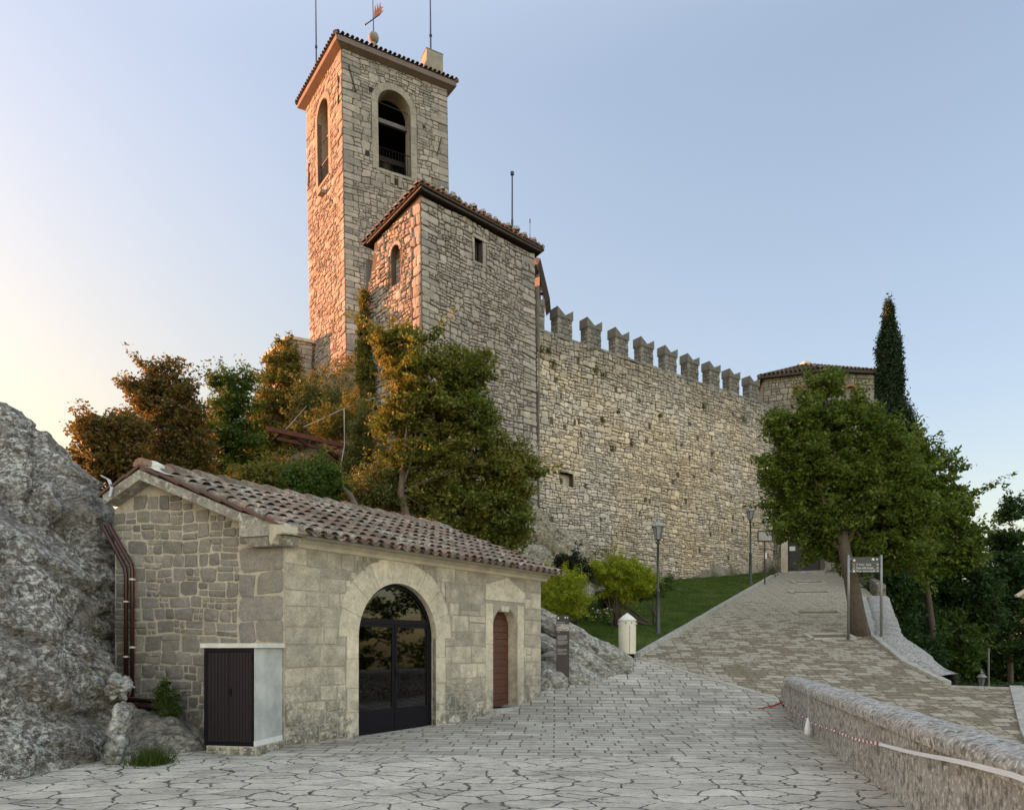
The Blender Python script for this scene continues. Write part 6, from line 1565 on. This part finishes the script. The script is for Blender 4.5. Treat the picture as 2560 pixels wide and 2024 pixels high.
# big tree on the ramp
b = blobs_px([(1738, 850, 42, 55), (1660, 905, 52, 36), (1790, 905, 88, 50), (1855, 940, 60, 50), (1660, 985, 62, 55), (1760, 1005, 100, 68), (1862, 1025, 78, 70), (1665, 1065, 48, 44), (1740, 1095, 95, 55), (1840, 1105, 90, 60), (1705, 1118, 42, 24), (1775, 1160, 80, 26), (1905, 1090, 52, 62), (1715, 940, 60, 40), (1850, 1190, 60, 14), (1738, 812, 20, 24), (1700, 850, 22, 20), (1815, 1185, 70, 22), (1905, 1165, 58, 42), (1668, 1125, 34, 24)], 27)
tb = P(2150, 1597, 26); 
tree("broadleaf_tree", "large leafy green tree leaning out of its pit in front of the gate tower", "tree", tb, [tb+Vector((0, 0, -.2)), P(2142, 1530, 26), P(2128, 1450, 26.1), P(2112, 1380, 26.3), P(2100, 1300, 26.6), P(2090, 1200, 27)], b, 'leaf_right', .072, 840, 200, .46, r0=.30, nsub=90)
# tree in front of the watch tower
b = blobs_px([(850, 740, 62, 42), (905, 800, 90, 60), (985, 780, 50, 40), (880, 870, 80, 50), (975, 880, 75, 60), (1010, 960, 85, 60), (860, 960, 52, 45), (930, 990, 80, 60), (1075, 1010, 50, 48), (960, 1080, 80, 60), (1050, 1090, 68, 70), (895, 1060, 50, 45), (1030, 1150, 70, 30), (868, 1015, 46, 34), (838, 1065, 36, 24), (815, 905, 20, 26), (1100, 960, 16, 26)], 24.6)
tb = Q(862, 1125, 23.6)
tree("broadleaf_tree", "broad olive and gold tree growing between the hut roof and the watch tower", "tree", (tb.x, tb.y, float(G(tb.x, tb.y))), [(tb.x+.1, tb.y, float(G(tb.x, tb.y))-.2), Q(858, 1090, 23.6), Q(845, 1040, 23.8), Q(850, 990, 24), Q(885, 930, 24.3)], b, 'leaf_oak', .066, 900, 185, .40, 'bark_warm', .15, nsub=110)
# trees left
def ground_base(u, Y): x = (u*D-CX)/F*Y; return Vector((x, Y, float(G(x, Y))))
LT = [("rust and gold autumn tree, tallest of those left of the towers", [(350, 800, 42, 45), (345, 855, 65, 50), (385, 850, 42, 50), (330, 920, 75, 50), (400, 920, 48, 50), (340, 985, 100, 40), (390, 985, 50, 40), (300, 835, 30, 38)], 25, 'leaf_autumn', 290, 'rust'),
      ("low rusty autumn tree spreading behind the boulder at far left", [(225, 920, 60, 35), (200, 965, 38, 40), (250, 975, 60, 45), (265, 900, 38, 36), (215, 1000, 42, 26)], 23, 'leaf_autumn', 200, ''),
      ("dark green tree with a pointed top between the rusty tree and the cliff", [(490, 805, 42, 30), (480, 845, 40, 35), (505, 870, 46, 42), (470, 920, 52, 45), (450, 975, 55, 45), (515, 940, 40, 45)], 29, 'leaf_green', 220, ''),
      ("yellow-green tree climbing in front of the terrace wall", [(600, 765, 34, 45), (585, 825, 46, 48), (575, 890, 55, 45), (560, 950, 62, 45), (625, 830, 24, 34), (540, 1000, 60, 35)], 33, 'leaf_gold', 330, '')]
for lab, bl, Y, m_, nc, _ in LT:
    b = blobs_px(bl, Y); lx = sum(q[0] for q in bl)/len(bl); g0 = ground_base(lx, Y); top = Q(bl[1][0], bl[1][1], Y)
    if g0.z > top.z-2: g0.z = top.z-6
    tree("broadleaf_tree", lab, "tree", g0, [g0+Vector((0, 0, -.3)), g0.lerp(top, .35)+Vector((.2, 0, 0)), g0.lerp(top, .65)-Vector((.1, 0, 0)), top], b, m_, .066, nc, 150, .42, 'bark_warm', .16, "trees on the slope left of the towers", nsub=80)
# shrubs on the cliff
b = blobs_px([(660, 1010, 55, 42), (640, 1040, 60, 25), (690, 1035, 40, 25)], 22.5); shrub("shrub", "round bright green shrub just above the middle of the hut roof", b, 'leaf_green', .055, 130, 170, .32)
b = blobs_px([(560, 1010, 60, 32), (520, 1030, 60, 22)], 23); shrub("shrub", "golden green shrub above the hut ridge, left of the round green one", b, 'leaf_gold', .06, 120, 150, .34)
b = blobs_px([(772, 920, 26, 50), (765, 975, 30, 35)], 27.2); shrub("shrub", "dark ivy-like bush in the crevice left of the watch tower foot", b, 'leaf_ivy', .06, 100, 150, .32)
b = blobs_px([(790, 1020, 60, 35), (820, 1050, 50, 30), (750, 1055, 45, 25)], 24.2); shrub("shrub", "scrubby olive bush behind the leaning trunk above the hut roof", b, 'leaf_ivy', .055, 120, 140, .34)
b = blobs_px([(640, 830, 30, 30), (700, 860, 50, 40), (655, 880, 45, 40)], 31.5); shrub("shrub", "grey-green scrub covering the cliff under the bell tower", b, 'leaf_ivy', .06, 170, 130, .42)
b = blobs_px([(745, 870, 30, 32), (700, 905, 46, 26)], 29); shrub("shrub", "reddish gold scrub on the cliff between the two towers", b, 'leaf_gold', .055, 110, 120, .36)
# ivy strip on the watch tower edge
b = blobs_px([(766, 640, 6, 30), (766, 690, 9, 34), (765, 740, 11, 34), (772, 785, 22, 24), (780, 830, 18, 30)], 31.3)
C_, pts = crown_pts(b, 170, 90, .2, GV, .2, 1.1, 0)
ivt = thing("ivy", "column of yellow-green ivy climbing the left edge of the watch tower", "climbing plant", Q(775, 870, 31)); tri_mesh("leaves", leaf_quads(pts, .06, .0, GV, .7), 4, M['leaf_gold'], ivt)
mb = MB(); mb.tube([Q(778, 880, 31.2), Q(770, 790, 31.5), Q(766, 700, 31.6), Q(767, 610, 31.7)], [.06, .05, .04, .02], 7); mb.build("stem", M['bark'], ivt, True)
mb = MB(); mb.tube([Q(690, 1000, 22.6), Q(715, 1022, 22.4), Q(740, 1045, 22.2), Q(752, 1070, 22.0), Q(775, 1085, 21.6)], [.05, .07, .09, .10, .11], 8); tag(mb.build("fallen_trunk", M['bark_warm'], None, True), "bare crooked trunk leaning over the hut ridge beside the round green shrub", "trunk")
# garden shrubs by the hut
b = blobs_px([(1300, 1205, 60, 28), (1345, 1225, 45, 28), (1262, 1210, 34, 26), (1310, 1245, 50, 24)], 26.8); shrub("shrub", "larger lime green shrub on a thin trunk behind the lamp lawn", b, 'leaf_lime', .05, 300, 190, .26, asp=.22)
b = blobs_px([(1180, 1250, 36, 34), (1215, 1275, 34, 30), (1165, 1280, 26, 28), (1200, 1230, 30, 22)], 23.2); shrub("shrub", "smaller lime green shrub directly right of the hut eave", b, 'leaf_lime', .045, 260, 190, .24, asp=.22)
b = blobs_px([(1203, 1195, 28, 22), (1225, 1215, 24, 18), (1185, 1215, 24, 14)], 25.2); shrub("shrub", "dark green shrub behind the smaller lime shrub", b, 'leaf_dark', .06, 80, 110, .26)
b = blobs_px([(1390, 1230, 34, 16), (1360, 1250, 40, 14), (1250, 1290, 46, 16), (1275, 1265, 30, 16)], 27.5); shrub("shrub", "low dark green border plants at the foot of the larger lime shrub", b, 'leaf_green', .045, 130, 130, .22)
t = thing("flowering_plant", "pale pink flowers low in the lawn border between the two lime shrubs", "flowers", Q(1255, 1295, 25)); mb = MB(); rg = random.Random(4)
for i in range(26):
    p = Q(1215+rg.uniform(0, 75), 1290+rg.uniform(-8, 14), 25+rg.uniform(-.4, .4)); mb.lathe(p, [(.005, 0), (.035, .015), (.03, .035), (.005, .045)], 6)
mb.build("blossoms", M['flower'], t)
pp = [np.array(Q(1215+rg.uniform(0, 75), 1292+rg.uniform(-8, 20), 25+rg.uniform(-.4, .4))) for i in range(900)]; tri_mesh("foliage", leaf_quads(np.array(pp), .045, .3, GV, .4), 4, M['leaf_green'], t)
b = blobs_px([(1400, 1180, 14, 10), (1120, 1060, 10, 10)], 33)
# fern in the corner by the pipes and grass tuft
b = blobs_px([(350, 1475, 22, 26), (362, 1500, 22, 20), (345, 1450, 8, 14)], 12.3); shrub("fern", "feathery dark green plant growing between drain pipes and the slatted cabinet", b, 'leaf_green', .025, 90, 110, .10, asp=.25)
g = GV; n = 900; cc = Q(308, 1610, 10.4); x = g.normal(cc.x, .13, n); y = g.normal(cc.y+.1, .12, n); z = road_z(x, y); a = g.uniform(0, 6.28, n); h = g.uniform(.12, .34, n)
bb = np.stack([x, y, z-.02], 1); s_ = np.stack([np.cos(a)*.006, np.sin(a)*.006, 0*a], 1); tip = bb+np.stack([g.normal(.06, .09, n), g.normal(0, .08, n), h], 1)
tag(tri_mesh("grass_tuft", np.stack([bb-s_, bb+s_, tip], 1), 3, M['grass']), "tuft of long green grass at the foot of the big boulder", "grass tuft", kind="stuff")
# ground cover on the castle hill
g = GV; n = 150000; x = g.uniform(-19, 5, n); y = g.uniform(17.5, 43, n)
mk = np.array([mnoise.noise(Vector((a*.55, b_*.55, 3.1))) for a, b_ in zip(x[::15], y[::15])]); x = x.reshape(-1, 15); y = y.reshape(-1, 15)
bx = x[:, :1]+g.normal(0, .28, x.shape); by = y[:, :1]+g.normal(0, .28, y.shape); keep_ = (mk > -.12); x = bx[keep_].ravel(); y = by[keep_].ravel()
z = G(x, y); ok = (z-road_z(x, y) > .5) & ~inside([(-3.9, 28.7), (1.2, 33.3), (15.6, 44.2), (10, 60), (-12, 60), (-6.8, 32)], x, y) & (z > 1.0); x, y, z = x[ok], y[ok], z[ok]
pts = np.stack([x, y, z+g.uniform(.0, .65, len(x))**1.3], 1)
tag(tri_mesh("undergrowth", leaf_quads(pts, .07, .3, GV, .5), 4, M['leaf_cover']) if 'leaf_cover' in M else tri_mesh("undergrowth", leaf_quads(pts, .07, .3, GV, .5), 4, leaf_mat('undergrowth_leaf', [(.12, .135, .035), (.18, .17, .045), (.08, .105, .028), (.21, .16, .055), (.14, .155, .04)], .35, (1.2, .85, .75))), "tangled olive and rust undergrowth covering the castle cliff", "undergrowth", kind="stuff")
# little plants rooted in the battlement wall
fr_c = Fr((1.16, 33.3), (1.378, 1))
for i, (u, v, r_) in enumerate(((1352, 874, .28), (1371, 876, .2), (1383, 908, .18), (1489, 923, .3), (1508, 935, .22), (1506, 1050, .2), (1545, 1030, .16), (1532, 1120, .2), (1577, 1108, .22), (1857, 1045, .3), (1651, 1038, .16), (1760, 1015, .2))):
    k = (u-CX)/F; Yw = 44.24/(1.378-k)*1.0; Yw = (1.378*33.3-1.16)/(1.378-k)-.12; c = P(u, v, Yw); pts = np.array(c)+g.normal(0, r_*.42, (int(500*r_), 3))*np.array([1, .35, 1])
    words = ["nearest the tower, topmost left", "just right of the first one", "lower and small, near the tower", "below the second merlon", "beside it below the second merlon", "lower in the middle left", "small, right of the lower one", "low in the middle of the wall", "low middle, the right one", "far right, beside the gate tower", "centre of the wall", "high right under the merlons"]
    tag(tri_mesh("wall_plant", leaf_quads(pts, .055, .2, GV, .4), 4, M['leaf_ivy']), "tuft of weeds rooted in the battlement wall, "+words[i], "weed", "weeds in the battlement wall")
# cypress
def cypress():
    Y = 40; base = Vector(((2240-CX)/F*Y, Y, 2.0)); t = thing("cypress", "tall narrow dark cypress rising beside the gate tower", "tree", base)
    zt = 1.7+(HV-760)/F*Y; g = GV; n = 2100
    prof_h = np.array([0, .15, .35, .55, .72, .85, .95, 1]); prof_r = np.array([1.5, 1.6, 1.45, 1.15, .85, .55, .28, .03])
    zz = g.uniform(0, 1, n)**.85; rr = np.interp(zz, prof_h, prof_r)*(1+.22*np.sin(zz*31)+.12*np.sin(zz*57+1)); a = g.uniform(0, 6.283, n); q = g.uniform(.45, 1, n)
    lean = -.35*zz+.25*np.sin(zz*5)*.3
    C = np.stack([base.x+lean+rr*q*np.cos(a), base.y+rr*q*np.sin(a), base.z+(zt-base.z-.3)*zz], 1)
    idx = np.repeat(np.arange(n), 75); o = g.normal(size=(len(idx), 3))*np.array([.10, .10, .30]); pts = C[idx]+o
    tri_mesh("crown", leaf_quads(pts, .065, 0, GV, .45), 4, M['leaf_cypress'], t)
    mb = MB(); mb.tube([base, base+Vector((-.1, 0, 6)), base+Vector((-.3, 0, 14))], [.25, .16, .05], 8); mb.build("trunk", M['bark'], t, True)
cypress()
RT = [("dark green tree behind the big ramp tree, with a ragged right edge", [(1930, 970, 38, 50), (1965, 1010, 50, 50), (1990, 1070, 55, 55), (2010, 1130, 52, 45), (1950, 1100, 60, 70), (2030, 1170, 40, 36), (1920, 1180, 60, 60)], 38, 'leaf_right', 420, .11, .6),
      ("deep green tree filling the gap below the ragged tree", [(1960, 1200, 75, 60), (2020, 1230, 65, 60), (1910, 1270, 50, 60), (1980, 1300, 75, 60), (2060, 1290, 50, 60)], 44, 'leaf_deep', 330, .12, .7),
      ("dark tree at the right edge with sky showing through its thin top", [(2135, 1085, 28, 30), (2105, 1140, 34, 24), (2140, 1160, 45, 40), (2100, 1210, 50, 45), (2150, 1250, 50, 70), (2090, 1280, 50, 60), (2130, 1340, 70, 50)], 46, 'leaf_deep', 400, .12, .62),
      ("small forked tree with yellowish leaves above the hedge", [(2000, 1340, 45, 40), (2040, 1360, 36, 40), (1965, 1375, 34, 34), (2010, 1390, 50, 30)], 41, 'leaf_green', 200, .09, .5),
      ("black-green tree filling the drop behind the verge wall", [(1890, 1330, 40, 60), (1930, 1390, 50, 60), (1880, 1240, 40, 60), (1900, 1440, 50, 40), (1950, 1440, 45, 40)], 37, 'leaf_deep', 300, .11, .6),
      ("dark spreading tree low at the far right beyond the little lamp", [(2110, 1390, 55, 45), (2060, 1410, 40, 40), (2155, 1400, 40, 50)], 50, 'leaf_deep', 220, .12, .6)]
for lab, bl, Y, m_, nc, ls, cr in RT:
    b = blobs_px(bl, Y); lx = sum(q[0] for q in bl)/len(bl); g0 = ground_base(lx, Y); top = Q(bl[0][0], bl[0][1], Y); g0.z = min(g0.z, top.z-4)
    tree("broadleaf_tree", lab, "tree", g0, [g0+Vector((0, 0, -.3)), g0.lerp(top, .3)+Vector((.2, 0, 0)), g0.lerp(top, .6), g0.lerp(top, .85)], b, m_, ls, nc, 150, cr, 'bark', .2, "trees beyond the right side of the ramp", nsub=60)
# tree beside the square, out of frame, seen in the door glass
b = [(20, 12.5, 1.2, 3, 3, 2.4), (20, 18.2, 1.6, 3.2, 3, 2.6), (19.5, 14.5, 5.2, 2.6, 2.4, 1.8), (21.5, 17, 4.9, 2.4, 2.4, 1.6), (20, 11.0, 4.9, 2.2, 2.2, 1.6), (20, 22, .8, 3, 3, 2.6)]
tree("broadleaf_tree", "leafy tree below the road to the right of the square", "tree", (20, 14.5, -3), [(20, 14.5, -3.2), (20.1, 14.4, 0), (19.9, 14.6, 3), (19.7, 14.5, 5)], b, 'leaf_right', .11, 260, 120, .6, r0=.22)
mb = MB(); a = P(2370, 1704, 42); b_ = P(2545, 1706, 43); n = 22; g = GV
pts = np.stack([g.uniform(a.x-1, b_.x+3, 26000), g.uniform(41.6, 42.6, 26000), g.uniform(-3.2, a.z-.02, 26000)], 1)
ht = thing("clipped_hedge", "long flat-topped dark hedge behind the small distant lamp", "hedge", (26, 42, -4)); tri_mesh("foliage", leaf_quads(pts, .08, .1, GV, .5), 4, M['leaf_deep'], ht)
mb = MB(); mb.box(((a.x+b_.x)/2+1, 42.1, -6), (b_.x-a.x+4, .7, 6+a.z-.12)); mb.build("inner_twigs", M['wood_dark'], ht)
p0 = Q(2085, 1420, 37.5); mb = MB(); mb.tube([p0+Vector((0, 0, -3)), Q(2085, 1366, 37.5)], [.06, .045], 8); tag(mb.build("pole", M['grey_metal']), "thin pale pole standing just right of the small distant lamp", "pole")
# corner of a kiosk roof at the right edge
kt = thing("kiosk", "weathered kiosk whose pale roof edge pokes in at the right border", "kiosk", (22.9, 30.2, -4)); kx = (2540-CX)/F*29; kz = 1.7+(HV-1490)/F*29
mb = MB(); mb.beam((kx, 29, kz), (kx+1.6, 29.2, kz+.95), .14, .10); mb.add([(kx, 29, kz+.03), (kx+1.6, 29.2, kz+.98), (kx+3.8, 31.7, kz+.98), (kx+2.2, 31.5, kz+.03)], [(0, 1, 2, 3)]); mb.build("roof_edge", M['cornice'], kt)
mb = MB(); mb.box((kx+4.4, 30.6, -4.2), (3.0, 2.2, kz+4.1)); mb.build("wall", M['wood_dark'], kt)

# fallen leaves and bits on the paving
g = GV; n = 1500; x = g.uniform(-7, 13, n); y = g.uniform(6, 30, n); ok = (inside(PLAZA, x, y) | inside(RAMP, x, y)); x, y = x[ok], y[ok]
cl = np.array([mnoise.noise(Vector((a*.6, b_*.6, 9))) for a, b_ in zip(x, y)]) > -.05; x, y = x[cl], y[cl]; z = road_z(x, y)+.014
tag(tri_mesh("leaf_litter", leaf_quads(np.stack([x, y, z], 1), .017, 5, GV, .6), 4, leaf_mat('dry_leaf', [(.10, .055, .02), (.06, .04, .02), (.14, .09, .03)], .1)), "small dry leaves scattered over the paving", "fallen leaves", kind="stuff")
